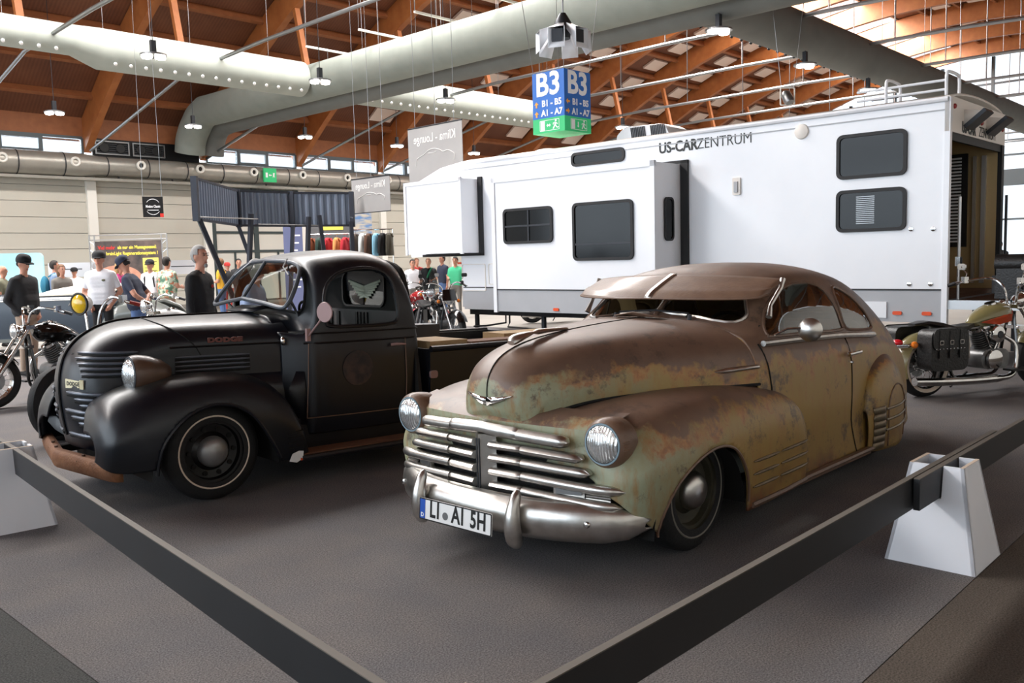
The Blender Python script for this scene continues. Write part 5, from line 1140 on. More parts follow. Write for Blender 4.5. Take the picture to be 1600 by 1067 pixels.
    if logo: MB().ell(up((.117, .075, 1.33)), (.008, .03, .02), 8, 6).xf(Matrix.Scale(k, 4)).build('chest_logo', logo, root)
    return root
DOWN = ((.0, .25, 1.15), (.06, .27, .9)); POCK = ((-.06, .29, 1.14), (.07, .17, .93)); HIP = ((-.12, .30, 1.16), (-.14, .1, 1.08)); FWD = ((.04, .24, 1.15), (.24, .16, 1.13)); CAM = ((.06, .23, 1.18), (.2, .06, 1.32))
person('man in black hooded jacket, beige trousers and dark cap beside the navy convertible', -7.16, 13.0, 105, 1.76, 'cloth_charcoal', 'cloth_beige', (POCK, POCK), sleeve='long', cap='cloth_black', belly=1.25, headpitch=14)
person('man in white t-shirt, black trousers and flat cap with hands in pockets', -6.95, 15.0, 172, 1.82, 'cloth_white', 'cloth_black', (POCK, POCK), cap='cloth_charcoal', logo='cloth_olive', belly=1.15)
person('man in navy t-shirt, jeans and navy cap looking down with hand on his back', -5.92, 14.0, 268, 1.74, 'cloth_navy', 'denim', (HIP, HIP), cap='cloth_navy', lean=13, headpitch=30, belly=1.2)
person('grey-haired man in black long-sleeved shirt with goatee behind the pickup hood', -3.52, 10.0, 98, 1.77, 'cloth_black', 'cloth_navy', (DOWN, DOWN), hair='hair_grey', sleeve='long', goatee=True, logo='cloth_red', headyaw=-12, belly=1.1)
person('man in floral short-sleeved shirt seen from behind near the massage banner', -7.38, 19.0, 20, 1.76, 'cloth_floral', 'cloth_beige', (DOWN, FWD), belly=1.25)
person('blond woman in pink top looking aside behind the man in the white t-shirt', -8.40, 19.0, 100, 1.68, 'cloth_pink', 'cloth_charcoal', (FWD, CAM), hair='hair_blond', sleeve='long', long_hair=True, far=True)
person('man in white t-shirt with black backpack and cap below the massage banner', -8.29, 20.4, 185, 1.71, 'cloth_white', 'cloth_navy', (DOWN, DOWN), cap='cloth_charcoal', bag='cloth_black', far=True)
person('man in yellow t-shirt with black shoulder straps beyond the black-shirted man', -7.84, 24.0, 270, 1.74, 'cloth_yellow', 'denim', (FWD, DOWN), hair='hair_brown', bag='cloth_black', far=True)
person('dark-haired man in blue-grey shirt with teal backpack behind the navy convertible', -10.31, 20.0, 60, 1.75, 'cloth_bluegrey', 'cloth_navy', (DOWN, DOWN), bag='cloth_teal', far=True)
person('long-haired woman in grey top behind the cream convertible cover', -9.39, 18.5, 120, 1.65, 'cloth_grey', 'cloth_charcoal', (DOWN, FWD), hair='hair_brown', long_hair=True, far=True)
person('man in white shirt and black cap standing far back by the left wall', -11.82, 24.0, 170, 1.58, 'cloth_white', 'cloth_beige', (FWD, FWD), cap='cloth_black', far=True)
person('bald man in olive shirt behind the navy convertible', -10.4, 18.1, 80, 1.66, 'cloth_olive', 'cloth_charcoal', (DOWN, DOWN), bald=True, far=True)
person('woman in black top with mint green scarf under the trailer nose', -2.21, 24.0, 190, 1.60, 'cloth_black', 'cloth_charcoal', (FWD, FWD), hair='hair_brown', scarf='cloth_green', far=True)
person('man in navy shirt standing beside the woman with the green scarf', -1.90, 25.0, 230, 1.68, 'cloth_navy', 'denim', (DOWN, FWD), far=True)
person('person in red jacket far behind the trailer nose', -2.80, 26.5, 150, 1.62, 'cloth_red', 'cloth_charcoal', (DOWN, DOWN), sleeve='long', hair='hair_brown', far=True)
person('person in white shirt behind the red motorcycle', -2.47, 22.4, 160, 1.58, 'cloth_white', 'cloth_grey', (FWD, DOWN), far=True)
person('person in mint green shirt behind the motorcycle windshield', -1.45, 23.6, 200, 1.62, 'cloth_green', 'cloth_grey', (DOWN, FWD), far=True)
person('dark-haired man in black seen through the gap beside the trailer deck', 14.4, 26.0, 215, 1.68, 'cloth_black', 'cloth_charcoal', (CAM, CAM), far=True)
person('dark-haired person in charcoal near the corrugated awning legs', -7.97, 26.0, 160, 1.73, 'cloth_charcoal', 'cloth_navy', (DOWN, DOWN), far=True)
person('person in denim shirt behind the pickup windscreen', -2.75, 9.3, 95, 1.60, 'denim_light', 'cloth_charcoal', (DOWN, FWD), sleeve='long', hair='hair_grey', lean=6, belly=1.3)
person('man in white and orange shirt beyond the man in yellow', -8.63, 27.0, 150, 1.62, 'cloth_white', 'cloth_red', (DOWN, DOWN), cap='cloth_red', far=True)
person('visitor in teal shirt by the pale blue stand at the wall', -12.83, 24.0, 100, 1.73, 'cloth_teal', 'cloth_charcoal', (DOWN, FWD), far=True)
# ------------------------------------------------------------------ motorcycles; local x forward, y left, origin on the ground between the wheels
mat('tank_olive', (120, 112, 74), .3, coat=.4); mat('tank_orange', (196, 74, 34), .35, col2=(160, 56, 28), ns=8, coat=.3); mat('tank_red', (150, 22, 26), .2, coat=.6); mat('tank_white', (228, 228, 226), .25, coat=.5); mat('paint_blue', (160, 186, 206), .3, coat=.4)
mat('engine_alu', (134, 134, 134), .4, .8, col2=(96, 96, 96), ns=9); mat('amber_lens', (222, 120, 30), .25); mat('red_lens', (196, 24, 36), .25); mat('yellow_lens', (236, 190, 30), .15, coat=.6); mat('grip_red', (150, 44, 36), .6); mat('tank_grey', (120, 120, 116), .4)
def motorcycle(label, x, y, face, wb=1.6, rw=.32, tank='gloss_black', fender='gloss_black', bar_h=1.08, bar_w=.36, pull=.12, bags=False, lens='headlamp_glass', hl_r=.09, hl_z=.9, grip='black', fairing=False, shield=False, white=False, tin='chrome', spokes=18, hl_body='chrome', tank2=None, simple=False, mirrors=True, signals=True):
    M = place(x, y, 0, pi/2-R(face)); b = thing('motorcycle', label, 'motorcycle', M); V = Vector
    def p(name, mb, m, parent=None): return mb.build(name, m, parent or b)
    fx, rx = wb/2, -wb/2; tw = .06
    for wx, nm in ((fx, 'front_wheel'), (rx, 'rear_wheel')):
        w_ = tw*(1 if wx > 0 else 1.3); c = V((wx, 0, rw))
        t = p(nm, MB().lathe([(rw*.70, -w_*.8), (rw*.86, -w_), (rw*.97, -w_*.6), (rw, 0), (rw*.97, w_*.6), (rw*.86, w_), (rw*.70, w_*.8)], c, (0, 1, 0), 36, False), 'rubber')
        if white:
            for s in (1, -1): MB().lathe([(rw*.72, s*w_*.82), (rw*.80, s*w_*.97), (rw*.84, s*w_*1.0)], c, (0, 1, 0), 36, False).build('white_wall', 'whitewall', t)
        MB().lathe([(rw*.70, -w_*.7), (rw*.66, -w_*.5), (rw*.66, w_*.5), (rw*.70, w_*.7)], c, (0, 1, 0), 36, False).build('rim', tin, t)
        MB().lathe([(.03, -.07), (.055, -.06), (.055, .06), (.03, .07)], c, (0, 1, 0), 14).build('hub', tin, t)
        MB().lathe([(.06, .0), (.12, .0), (.12, .006), (.06, .006)], c+V((0, .065, 0)), (0, 1, 0), 20, False).build('brake_disc', 'steel', t)
        sp = MB()
        for k in range(spokes):
            a = 2*pi*k/spokes; sp.tube([c+V((.05*math.cos(a+.5), .04*(-1)**k, .05*math.sin(a+.5))), c+V((rw*.67*math.cos(a), 0, rw*.67*math.sin(a)))], .003, 4)
        sp.build('spokes', tin, t)
        a0, a1 = ((10, 150) if wx > 0 else (20, 200)); rf = rw+.035
        rows = []
        for i in range(17):
            a = R(a0+(a1-a0)*i/16) if wx < 0 else R(150-(150-25)*i/16)
            rows.append([c+V(((rf-abs(q)**2*.05)*math.cos(a), q*w_*1.5, (rf-abs(q)**2*.05)*math.sin(a))) for q in (-1, -.6, 0, .6, 1)])
        if fender: p(nm.split('_')[0]+'_fender', MB().loft(rows), fender)
    # fork, headlamp, bars
    hd = V((fx-.42, 0, .86))
    for s in (1, -1):
        f = p('fork_leg', MB().cyl((fx, s*.095, rw), V((fx, s*.095, rw)).lerp(V((hd.x+.02, s*.095, hd.z)), .5), .028, 10).cyl(V((fx, s*.095, rw)).lerp(V((hd.x+.02, s*.095, hd.z)), .45), (hd.x, s*.095, hd.z+.05), .02, 10), tin)
    p('fork_yoke', MB().box(hd.x-.05, hd.x+.05, -.12, .12, hd.z+.02, hd.z+.06), tin); p('fork_yoke', MB().box(hd.x-.02, hd.x+.08, -.12, .12, hd.z-.2, hd.z-.165), tin)
    c = V((hd.x+.13, 0, hl_z)); hl = p('headlamp', MB().lathe([(.02, -.13), (hl_r*.7, -.09), (hl_r, -.02), (hl_r*1.04, .0), (hl_r*.97, .012)], c, (1, 0, 0), 22, False), hl_body)
    MB().lathe([(hl_r*.98, .004), (hl_r*.8, .025), (hl_r*.4, .038), (.001, .042)], c, (1, 0, 0), 22, False).build('headlamp_lens', lens, hl); MB().tube([c+V((.008, hl_r*1.02*math.cos(q), hl_r*1.02*math.sin(q))) for q in [2*pi*i/24 for i in range(24)]], .012, 6, True).build('headlamp_rim', 'black' if lens == 'yellow_lens' else 'chrome', hl)
    for s in (1, -1):
        P = spline([(hd.x, s*.05, hd.z+.06), (hd.x-.02, s*.1, hd.z+.1+(bar_h-hd.z-.1)*.7), (hd.x-.08, s*(bar_w*.62), bar_h+.02), (hd.x-.12-pull, s*bar_w, bar_h-.02), (hd.x-.2-pull, s*(bar_w+.1), bar_h-.06)], 18)
        h = p('handlebar', MB().tube(P, .0135, 8), 'chrome'); MB().tube(P[-4:], .02, 8).build('grip', grip, h)
        MB().tube([P[-6], P[-6].lerp(P[-2], .6)+V((.07, 0, 0)), P[-1]+V((.08, 0, .0))], .006, 5).build('brake_lever', 'chrome', h); MB().box(P[-6].x-.03, P[-6].x+.03, P[-6].y-.025, P[-6].y+.025, P[-6].z-.02, P[-6].z+.05).build('control_block', 'chrome' if tin == 'chrome' else 'black', h)
        if mirrors:
            q = P[-6]+V((.0, s*.05, .16)); MB().tube([P[-6], P[-6]+V((.03, 0, .08)), q], .006, 5).build('mirror_stem', 'chrome', h); MB().prism(rrect(.11, .07, .025), 0, .015, axes(q, (0, 1, 0), (0, 0, 1), (1, 0, 0))).build('mirror_head', 'chrome' if tin == 'chrome' else 'black', h)
        if not signals: continue
        ts_ = c+V((-.03, s*.2, -.03)); n_ = p('turn_signal', MB().lathe([(.015, -.05), (.034, -.03), (.036, .0)], ts_, (1, 0, 0), 12), 'chrome' if tin == 'chrome' else 'black'); MB().lathe([(.034, 0), (.02, .018), (.001, .022)], ts_, (1, 0, 0), 12, False).build('signal_lens', 'amber_lens', n_)
    # tank, seat
    rows = []
    for xx, w, z0, z1 in ((hd.x-.06, .05, .80, .90), (hd.x-.12, .12, .73, .935), (hd.x-.26, .155, .70, .945), (hd.x-.42, .13, .69, .90), (hd.x-.56, .07, .69, .81), (hd.x-.61, .03, .70, .76)):
        rows.append([V((xx, w*math.cos(a)*(1 if math.sin(a) > -.2 else .7), (z0+z1)/2+(z1-z0)/2*math.sin(a))) for a in [2*pi*q/16 for q in range(16)]])
    tk = p('fuel_tank', MB().loft(spline_rows(rows, 22), True, True), tank)
    if tank2:
        for s in (1, -1):
            pan = [V((hd.x-xx, 0, zz)) for xx, zz in ((.10, .86), (.2, .915), (.33, .86), (.5, .745), (.3, .72), (.12, .75))]
            def ys(v): 
                t = min(max((hd.x-.06-v.x)/.55, 0), 1); w = .05+.108*math.sin(pi*min(1, t*1.15)**.7); zc = .82-.07*t; q = (v.z-zc)/(.125-.05*t); return w*math.sqrt(max(.05, 1-min(.95, q*q)))+.012
            pts = [V((v.x, s*ys(v), v.z)) for v in pan]; ce = sum(pts, V())/6; ce.y = s*(ys(V((ce.x, 0, ce.z)))+.004); MB().add([ce]+pts, [(0, i+1, (i+1) % 6+1) for i in range(6)]).build('tank_panel', tank2, tk)
    MB().lathe([(.035, 0), (.035, .015), (.02, .02)], (hd.x-.2, .05, .935), (0, 0, 1), 12).build('filler_cap', 'chrome', tk); MB().lathe([(.06, -.015), (.055, .02)], (hd.x-.3, 0, .93), (-.3, 0, 1), 16).build('speedometer', 'chrome', tk)
    rows = [[V((xx, w*cy, z+hh*cz)) for cy, cz in ((-1, 0), (-.8, .8), (0, 1), (.8, .8), (1, 0), (.7, -.6), (-.7, -.6))] for xx, w, z, hh in ((hd.x-.58, .07, .72, .03), (hd.x-.72, .14, .69, .04), (hd.x-.9, .17, .69, .045), (hd.x-1.03, .13, .73, .05), (hd.x-1.2, .1, .77, .03), (hd.x-1.36, .06, .76, .015))]
    p('seat', MB().loft(rows, True, True), 'leather')
    # frame, engine, pipes
    for s in (1, -1):
        p('frame_tube', MB().tube(spline([(hd.x, s*.03, .82), (hd.x-.02, s*.09, .5), (hd.x-.06, s*.12, .2), (hd.x-.3, s*.13, .16), (rx+.32, s*.13, .18), (rx+.25, s*.12, .42), (rx+.35, s*.1, .66), (hd.x-.5, s*.05, .7)], 30), .018, 7), 'black_metal' if tin != 'chrome' else 'gloss_black')
        p('swing_arm', MB().cyl((rx+.34, s*.11, .33), (rx, s*.11, rw), .022, 8), tin); p('shock', MB().cyl((rx+.06, s*.14, rw+.06), (rx+.22, s*.13, .66), .028, 10), tin)
    ec = V((hd.x-.36, 0, .36)); en = p('engine_case', MB().loft([[V((ec.x+a*1.0, yy, ec.z+c_)) for a, c_ in rrect(.38, .21, .09, 4)] for yy in (-.14, -.11, .11, .14)], True, True), 'engine_alu')
    MB().lathe([(.1, 0), (.1, .03), (.06, .045)], (ec.x-.04, -.15, ec.z), (0, -1, 0), 18).build('primary_cover', 'chrome', en); MB().lathe([(.1, 0), (.1, .03), (.06, .045)], (ec.x-.04, .15, ec.z), (0, 1, 0), 18).build('primary_cover', 'chrome', en)
    for a in (-22, 24):
        d = V((math.sin(R(a)), 0, math.cos(R(a)))); cy = MB()
        for k in range(9): cy.lathe([(.05, 0), (.085, .004), (.085, .012), (.05, .016)], ec+d*(.1+.024*k), d, 16, False)
        cy.cyl(ec+d*.08, ec+d*.33, .055, 12); cl = p('cylinder', cy, 'engine_alu'); MB().lathe([(.075, 0), (.078, .03), (.05, .05)], ec+d*.32, d, 14).build('rocker_cover', 'chrome' if tin == 'chrome' else 'black_metal', cl)
        for q in (.02, .05): MB().cyl(ec+V((.0, -.1, .05))+d*.05, ec+d*.32+V((0, -.085-q*.3, 0)), .01, 6).build('push_rod_tube', 'chrome', cl)
    ac = p('air_cleaner', MB().lathe([(.085, 0), (.09, .03), (.085, .06), (.05, .075), (.001, .08)], (ec.x+.02, -.10, ec.z+.26), (0, -1, 0), 24), 'chrome'); MB().lathe([(.04, 0), (.036, .006)], (ec.x+.02, -.18, ec.z+.26), (0, -1, 0), 18).build('cleaner_badge', 'dark_steel', ac)
    ex = p('exhaust_pipe', MB().tube(spline([(ec.x+.14, -.1, ec.z+.24), (ec.x+.26, -.15, ec.z+.12), (ec.x+.2, -.18, .2), (ec.x-.1, -.19, .16), (rx+.2, -.2, .17), (rx-.3, -.21, .2)], 26), [.022]*10+[.03]*4+[.042]*12, 10), 'chrome')
    p('kick_stand', MB().cyl((ec.x-.1, .13, .2), (ec.x-.16, .3, .015), .012, 6), 'black_metal'); p('oil_tank', MB().prism(rrect(.2, .26, .04), -.11, .11, axes((rx+.42, 0, .5), (1, 0, 0), (0, 0, 1), (0, -1, 0))), tin if tin == 'chrome' else 'black_metal')
    p('foot_board', MB().box(hd.x-.3, hd.x-.02, -.3, -.18, .24, .26), 'black'); p('foot_board', MB().box(hd.x-.3, hd.x-.02, .18, .3, .24, .26), 'black'); p('tail_lamp', MB().ell((rx-.33, 0, rw+.26), (.05, .06, .035), 12, 8), 'red_lens')
    if bags:
        for s in (1, -1):
            bg = p('saddle_bag', MB().loft([[V((rx+.02+a, yy, .52+c_)) for a, c_ in rrect(.48, .42, .08, 4)] for yy in (s*.15, s*.19, s*.31, s*.34)], True, True), 'leather')
            MB().loft([[V((rx+.02+a, s*.352 if i else s*.346, .63+c_)) for a, c_ in rrect(.45, .22, .07, 4)] for i in (0, 1)], True, True).build('bag_flap', 'leather', bg)
            for q in (-.13, .0, .13):
                MB().box(rx+q, rx+.035+q, s*.353-.004, s*.353+.004, .44, .72).build('bag_strap', 'leather', bg); MB().ring(rrect(.05, .045, .008, 2), rrect(.036, .03, .004, 2), 0, .006, axes((rx+.018+q, s*.36, .60), (1, 0, 0), (0, 0, 1), (0, s, 0))).build('buckle', 'chrome', bg)
            for q in range(9): MB().ell((rx-.17+q*.045, s*.356, .535), (.006, .004, .006), 6, 4).build('bag_stud', 'chrome', bg)
            rs = V((rx-.3, s*.19, rw+.25)); p('rear_signal', MB().lathe([(.02, -.04), (.036, -.02), (.036, .0), (.02, .02), (.001, .024)], rs, (-1, 0, 0), 12), 'amber_lens')
        p('rear_rail', MB().tube([(rx+.1, -.17, rw+.3), (rx-.36, -.17, rw+.24), (rx-.42, 0, rw+.22), (rx-.36, .17, rw+.24), (rx+.1, .17, rw+.3)], .02, 8), 'chrome')
    if fairing: p('bikini_fairing', MB().loft([[c+V((.06-.03*abs(q)-.05*t, q*.15*(1-.25*t), -.02+.2*t)) for q in (-1, -.6, -.2, .2, .6, 1)] for t in (0, .35, .7, 1)]), 'gloss_black')
    if shield: p('windshield', MB().loft([[c+V((.04-.02*abs(q)-.16*t, q*.22*(1-.3*t*t), .08+.42*t)) for q in (-1, -.6, -.2, .2, .6, 1)] for t in (0, .35, .7, 1)]), glass('smoke_glass', (110, 116, 116), .05))
    return b
def spline_rows(rows, n): return [[c[i] for c in [spline([r[j] for r in rows], n) for j in range(len(rows[0]))]] for i in range(n)]
motorcycle('olive and orange cruiser motorcycle with black studded saddlebags and whitewall tyres', 5.04, 9.38, 71, 1.62, .325, 'tank_olive', 'tank_olive', 1.18, .38, .2, True, white=True, tank2='tank_orange', hl_z=.95)
motorcycle('black motorcycle with chrome high bars left of the pickup nose', -5.42, 10.45, 218, 1.5, .32, 'gloss_black', 'gloss_black', 1.10, .36, .12, hl_z=.86, hl_r=.08, mirrors=False, signals=False)
motorcycle('grey motorcycle with yellow headlamp and red grips behind the pickup nose', -3.86, 8.65, 200, 1.5, .345, 'tank_grey', None, 1.26, .30, .0, lens='yellow_lens', hl_z=1.23, hl_r=.095, grip='grip_red', hl_body='tank_white', mirrors=False, spokes=28, signals=False)
motorcycle('black cruiser motorcycle with small headlamp fairing beneath the trailer nose', -1.35, 16.35, 152, 1.6, .32, 'gloss_black', 'gloss_black', 1.12, .40, .02, fairing=True, hl_z=.84, tin='steel', mirrors=True)
motorcycle('red motorcycle with dark windshield behind the black cruiser', -1.95, 18.1, 140, 1.6, .32, 'tank_red', 'tank_red', 1.1, .36, .08, shield=True, hl_z=.9)
motorcycle('white and pale blue motorcycle behind the black-shirted man', -4.95, 13.0, 225, 1.5, .33, 'tank_white', 'paint_blue', 1.14, .34, .08, hl_z=1.0, mirrors=False, signals=False)
motorcycle('motorcycle standing behind the trailer with only its wheel in view', 1.25, 21.2, 75, 1.55, .32, 'tank_red', 'gloss_black', 1.05, .34, .1, mirrors=False)
# ------------------------------------------------------------------ stands, signs and fittings behind the display
mat('banner_grey', (156, 155, 154), .7, col2=(144, 143, 143), ns=1.2); mat('banner_print', (212, 212, 210), .7); mat('sign_blue', (30, 104, 190), .5); mat('sign_green', (40, 170, 104), .5, emit=.25); mat('sign_orange', (240, 160, 50), .5); mat('corrugated', (112, 124, 142), .45, .1); mat('sheet_frame', (46, 50, 60), .5, .3)
mat('poster_dark', (48, 45, 46), .6, col2=(112, 94, 86), ns=2.4, amt=.4); mat('print_yellow', (244, 224, 90), .6); mat('print_red', (216, 52, 44), .6); mat('poster_yellow', (238, 222, 110), .6)
# B3 wayfinding cube
cube = thing('wayfinding_cube', 'blue and green B3 wayfinding cube hanging from the roof', 'sign', HM @ Matrix.Translation(tuple(HM.inverted() @ Vector((1.02, 16.45, 3.79)))))
MB().box(-.375, .375, -.375, .375, .26, 1.08).build('blue_box', 'sign_blue', cube); MB().box(-.376, .376, -.376, .376, 0, .262).build('green_box', 'sign_green', cube)
for k in range(2):
    n = Vector((-1, 0, 0)) if k == 0 else Vector((0, -1, 0)); r = Vector((0, -1, 0)) if k == 0 else Vector((1, 0, 0)); at = lambda a, z, e=.377: axes(n*e+r*a+Vector((0, 0, z)), r, (0, 0, 1), n)
    text('lettering', 'B3', .56, 'white', cube, at(0, .84), .014, .003); text('lettering', 'B1 - B5', .155, 'white', cube, at(.08, .52), .005, .003); text('lettering', 'A1 - A7', .155, 'white', cube, at(.08, .35), .005, .003)
    for z, dr in ((.52, 'u' if k == 0 else 'l'), (.35, 'u' if k == 0 else 'r')):
        A = [(-.05, 0), (0, .05), (.05, 0), (.018, 0), (.018, -.055), (-.018, -.055), (-.018, 0)]; rot = {'u': 0, 'l': 90, 'r': -90}[dr]
        MB().prism(A, 0, .003, at(-.28, z) @ Matrix.Rotation(R(rot), 4, 'Z')).build('arrow', 'sign_orange', cube)
    MB().ring(rrect(.46, .19, .01, 1), rrect(.445, .175, .01, 1), 0, .003, at(.02, .13)).build('exit_border', 'white', cube); MB().prism(rrect(.1, .165, .005, 1), 0, .003, at(-.14, .13)).build('exit_door', 'white', cube)
    run = MB().prism([(.02+.02*math.cos(q), .068+.02*math.sin(q)) for q in [2*pi*i/10 for i in range(10)]], 0, .003)
    for P in ([(.0, .045), (.035, .03), (.02, -.015), (-.02, -.01)], [(-.02, -.01), (.01, -.015), (-.03, -.075), (-.055, -.07)], [(.0, -.015), (.025, -.015), (.055, -.05), (.085, -.045), (.085, -.06), (.045, -.068)], [(.03, .035), (.065, .01), (.06, -.003), (.02, .02)], [(.0, .045), (-.045, .03), (-.05, .0), (-.037, .0), (-.032, .02)]): run.prism(P, 0, .003)
    run.xf(at(.15, .13)).build('running_figure', 'white', cube)
    ar = MB().prism([(-.05, 0), (-.02, .03), (-.02, .012), (.02, .012), (.02, .03), (.05, 0), (.02, -.03), (.02, -.012), (-.02, -.012), (-.02, -.03)] if k == 0 else [(0, -.05), (.03, -.02), (.01, -.02), (.01, .05), (-.01, .05), (-.01, -.02), (-.03, -.02)], 0, .003, at(0, .13)); ar.build('exit_arrow', 'white', cube)
for sx, sy in ((-1, -1), (1, -1), (-1, 1), (1, 1)): MB().tube([(sx*.36, sy*.36, 1.08), (sx*.7, sy*.7, 4.6)], .006, 5).build('suspension_wire', 'steel', cube)
# loudspeaker cluster and projector
ls = thing('loudspeaker_cluster', 'ring of white horn loudspeakers hanging above the B3 cube', 'loudspeaker', place(.95, 14.6, 4.95))
MB().lathe([(.12, 0), (.14, .25), (.05, .4)], (0, 0, .1), (0, 0, 1), 14).build('mounting_core', 'dark_steel', ls)
for k in range(6):
    a = 2*pi*k/6+.2; d = Vector((math.cos(a), math.sin(a), 0)); t = Vector((-d.y, d.x, 0))
    rows = [[d*q+t*(w*i)+Vector((0, 0, z+hh*j)) for i, j in ((-1, -1), (1, -1), (1, 1), (-1, 1))] for q, w, hh, z in ((.12, .05, .05, .28), (.26, .08, .08, .18), (.42, .14, .16, .04))]
    h = MB().loft(rows, True, False).build('horn', 'rv_white', ls, solid=.006); MB().add([d*.37+t*(.09*i)+Vector((0, 0, .08+.1*j)) for i, j in ((-1, -1), (1, -1), (1, 1), (-1, 1))], [(0, 1, 2, 3)]).build('horn_grille', 'dark_steel', h)
MB().tube([(0, 0, .5), (0, 0, 6)], .012, 6).build('drop_rod', 'steel', ls)
pj = thing('spotlight', 'grey hall spotlight hanging from wires above the trailer roof', 'spotlight', place(6.42, 20.5, 4.92)); MB().lathe([(.06, -.16), (.11, -.1), (.12, .1), (.09, .16)], (0, 0, .12), (.2, -.5, -.8), 16).build('housing', 'steel', pj); MB().ring(rrect(.34, .4, .04, 3), rrect(.3, .36, .03, 3), -.02, .02, axes((0, 0, .14), (1, 0, 0), (0, 0, 1), (0, -1, 0))).build('yoke', 'column_white', pj)
for s in (-1, 1): MB().tube([(s*.14, 0, .32), (s*.5, 0, 3.5)], .006, 5).build('suspension_wire', 'steel', pj)
# two lounge banners, printed mirror-wise as seen from behind
def banner(label, p0, p1, z0, z1, ztop):
    a, b = Vector(p0), Vector(p1); d = (b-a).normalized(); L = (b-a).length; n = Vector((d.y, -d.x, 0)); c = (a+b)/2
    o = thing('hanging_banner', label, 'banner', axes((c.x, c.y, z0), d, n*-1, (0, 0, 1))); h = z1-z0
    MB().box(-L/2, L/2, -.006, .006, 0, h).build('cloth', 'banner_grey', o); MB().tube([(-L/2, 0, h), (L/2, 0, h)], .018, 8).build('rod', 'dark_steel', o); MB().tube([(-L/2, 0, 0), (L/2, 0, 0)], .012, 8).build('rod', 'dark_steel', o)
    F = axes((0, -.009, 0), (-1, 0, 0), (0, 0, 1), (0, 1, 0)); text('lettering', 'Klima - Lounge', .15*L, 'banner_print', o, Matrix.Translation((0, -.009, h*.78)) @ F.to_3x3().to_4x4(), .002, .002, sx=.85)
    P = [(-.36, .30), (-.34, .42), (-.30, .45), (-.2, .50), (-.1, .565), (.0, .575), (.1, .54), (.16, .5), (.24, .515), (.32, .47), (.36, .42), (.345, .33)]
    MB().tube([(q*L, -.01, h*w) for q, w in [tuple(v[:2]) for v in spline([(x, y, 0) for x, y in P], 40)]], .008, 5).tube([(-.12*L, -.01, h*.51), (-.03*L, -.01, h*.5), (.03*L, -.01, h*.52)], .006, 5).build('car_outline', 'banner_print', o)
    for s in (-.36, .02, .36): MB().tube([(s*L, 0, h), (s*L, 0, ztop-z0)], .006, 5).build('suspension_wire', 'steel', o)
banner('grey lounge banner with car outline hanging higher beside the trailer roof', (-2.42, 22.0, 0), (-1.02, 20.6, 0), 3.45, 4.75, 9.3)
banner('smaller grey lounge banner with car outline hanging lower by the awning', (-4.1, 23.4, 0), (-2.95, 22.3, 0), 2.82, 3.70, 9.3)
# black hanging sign and green exit sign on the duct
sg = thing('hanging_sign', 'small black square sign with round white emblem hanging by wires', 'sign', axes((-8.78, 22.0, 2.79), (.84, .35, .0), (-.35, .84, 0), (0, 0, 1))); MB().box(-.26, .26, -.01, .01, 0, .5).build('plate', 'black', sg)
text('lettering', 'Motion Classic', .085, 'white', sg, axes((0, -.012, .26), (1, 0, 0), (0, 0, 1), (0, -1, 0)), .003, .001, sx=.72); MB().tube([(-.14, -.012, .17), (.14, -.012, .17)], .006, 4).build('underline', 'white', sg)
for a0, a1 in ((35, 145), (215, 325)): MB().tube([(.19*math.cos(R(a0+(a1-a0)*i/14)), -.012, .25+.19*math.sin(R(a0+(a1-a0)*i/14))) for i in range(15)], .005, 4).build('emblem_arc', 'white', sg)
MB().box(.17, .26, -.013, -.009, .0, .09).build('red_corner', 'print_red', sg)
for s in (-.24, .24): MB().tube([(s, 0, .5), (s*.8, 0, 6)], .005, 5).build('suspension_wire', 'steel', sg)
es = thing('exit_sign', 'green illuminated emergency exit sign mounted at the wall duct', 'sign', HM @ Matrix.Translation((20.73, 33.45, 5.04))); MB().box(-.3, .3, -.04, .04, 0, .58).build('case', 'sign_green', es)
for x0, pts in ((-.17, [(-.05, -.1), (.05, -.1), (.05, .1), (-.05, .1)]), (0, [(-.07, 0), (-.02, .05), (-.02, .02), (.07, .02), (.07, -.02), (-.02, -.02), (-.02, -.05)]), (.17, [(-.05, -.1), (.0, -.05), (.05, -.1), (.03, .0), (.05, .1), (-.03, .1)])): MB().prism([(x0+a, c) for a, c in pts], 0, .004, axes((0, -.041, .29), (1, 0, 0), (0, 0, 1), (0, -1, 0))).build('pictogram', 'white', es)
# corrugated awning on slanting legs
aw = thing('corrugated_awning', 'dark corrugated steel awning panels raised on slanting legs', 'awning', place(-5.5, 21, 0))
PT = [Vector((-6.32, 18.0, 0)), Vector((-6.47, 21.3, 0)), Vector((-5.43, 22.3, 0)), Vector((-4.03, 22.9, 0))]; O_ = Vector((-5.5, 21, 0)); PT = [q-O_ for q in PT]
for a, b in zip(PT, PT[1:]):
    d = (b-a); L = d.length; d.normalize(); n = Vector((d.y, -d.x, 0)); k = int(L/.045); row = []
    for i in range(k+1): row.append(a+d*(L*i/k)+n*(.022 if i % 4 in (0, 1) else -.022))
    sh = MB().loft([[q+Vector((0, 0, z)) for q in row] for z in (2.5, 3.32)]).build('corrugated_sheet', 'corrugated', aw, ang=20); [MB().beam(a+Vector((0, 0, z)), b+Vector((0, 0, z)), .06, .05).build('sheet_rail', 'sheet_frame', sh) for z in (2.5, 3.32)]
for q in PT: MB().beam(q+Vector((0, 0, 2.46)), q+Vector((0, 0, 3.36)), .12, .12, (1, 0, 0)).build('corner_post', 'sheet_frame', aw)
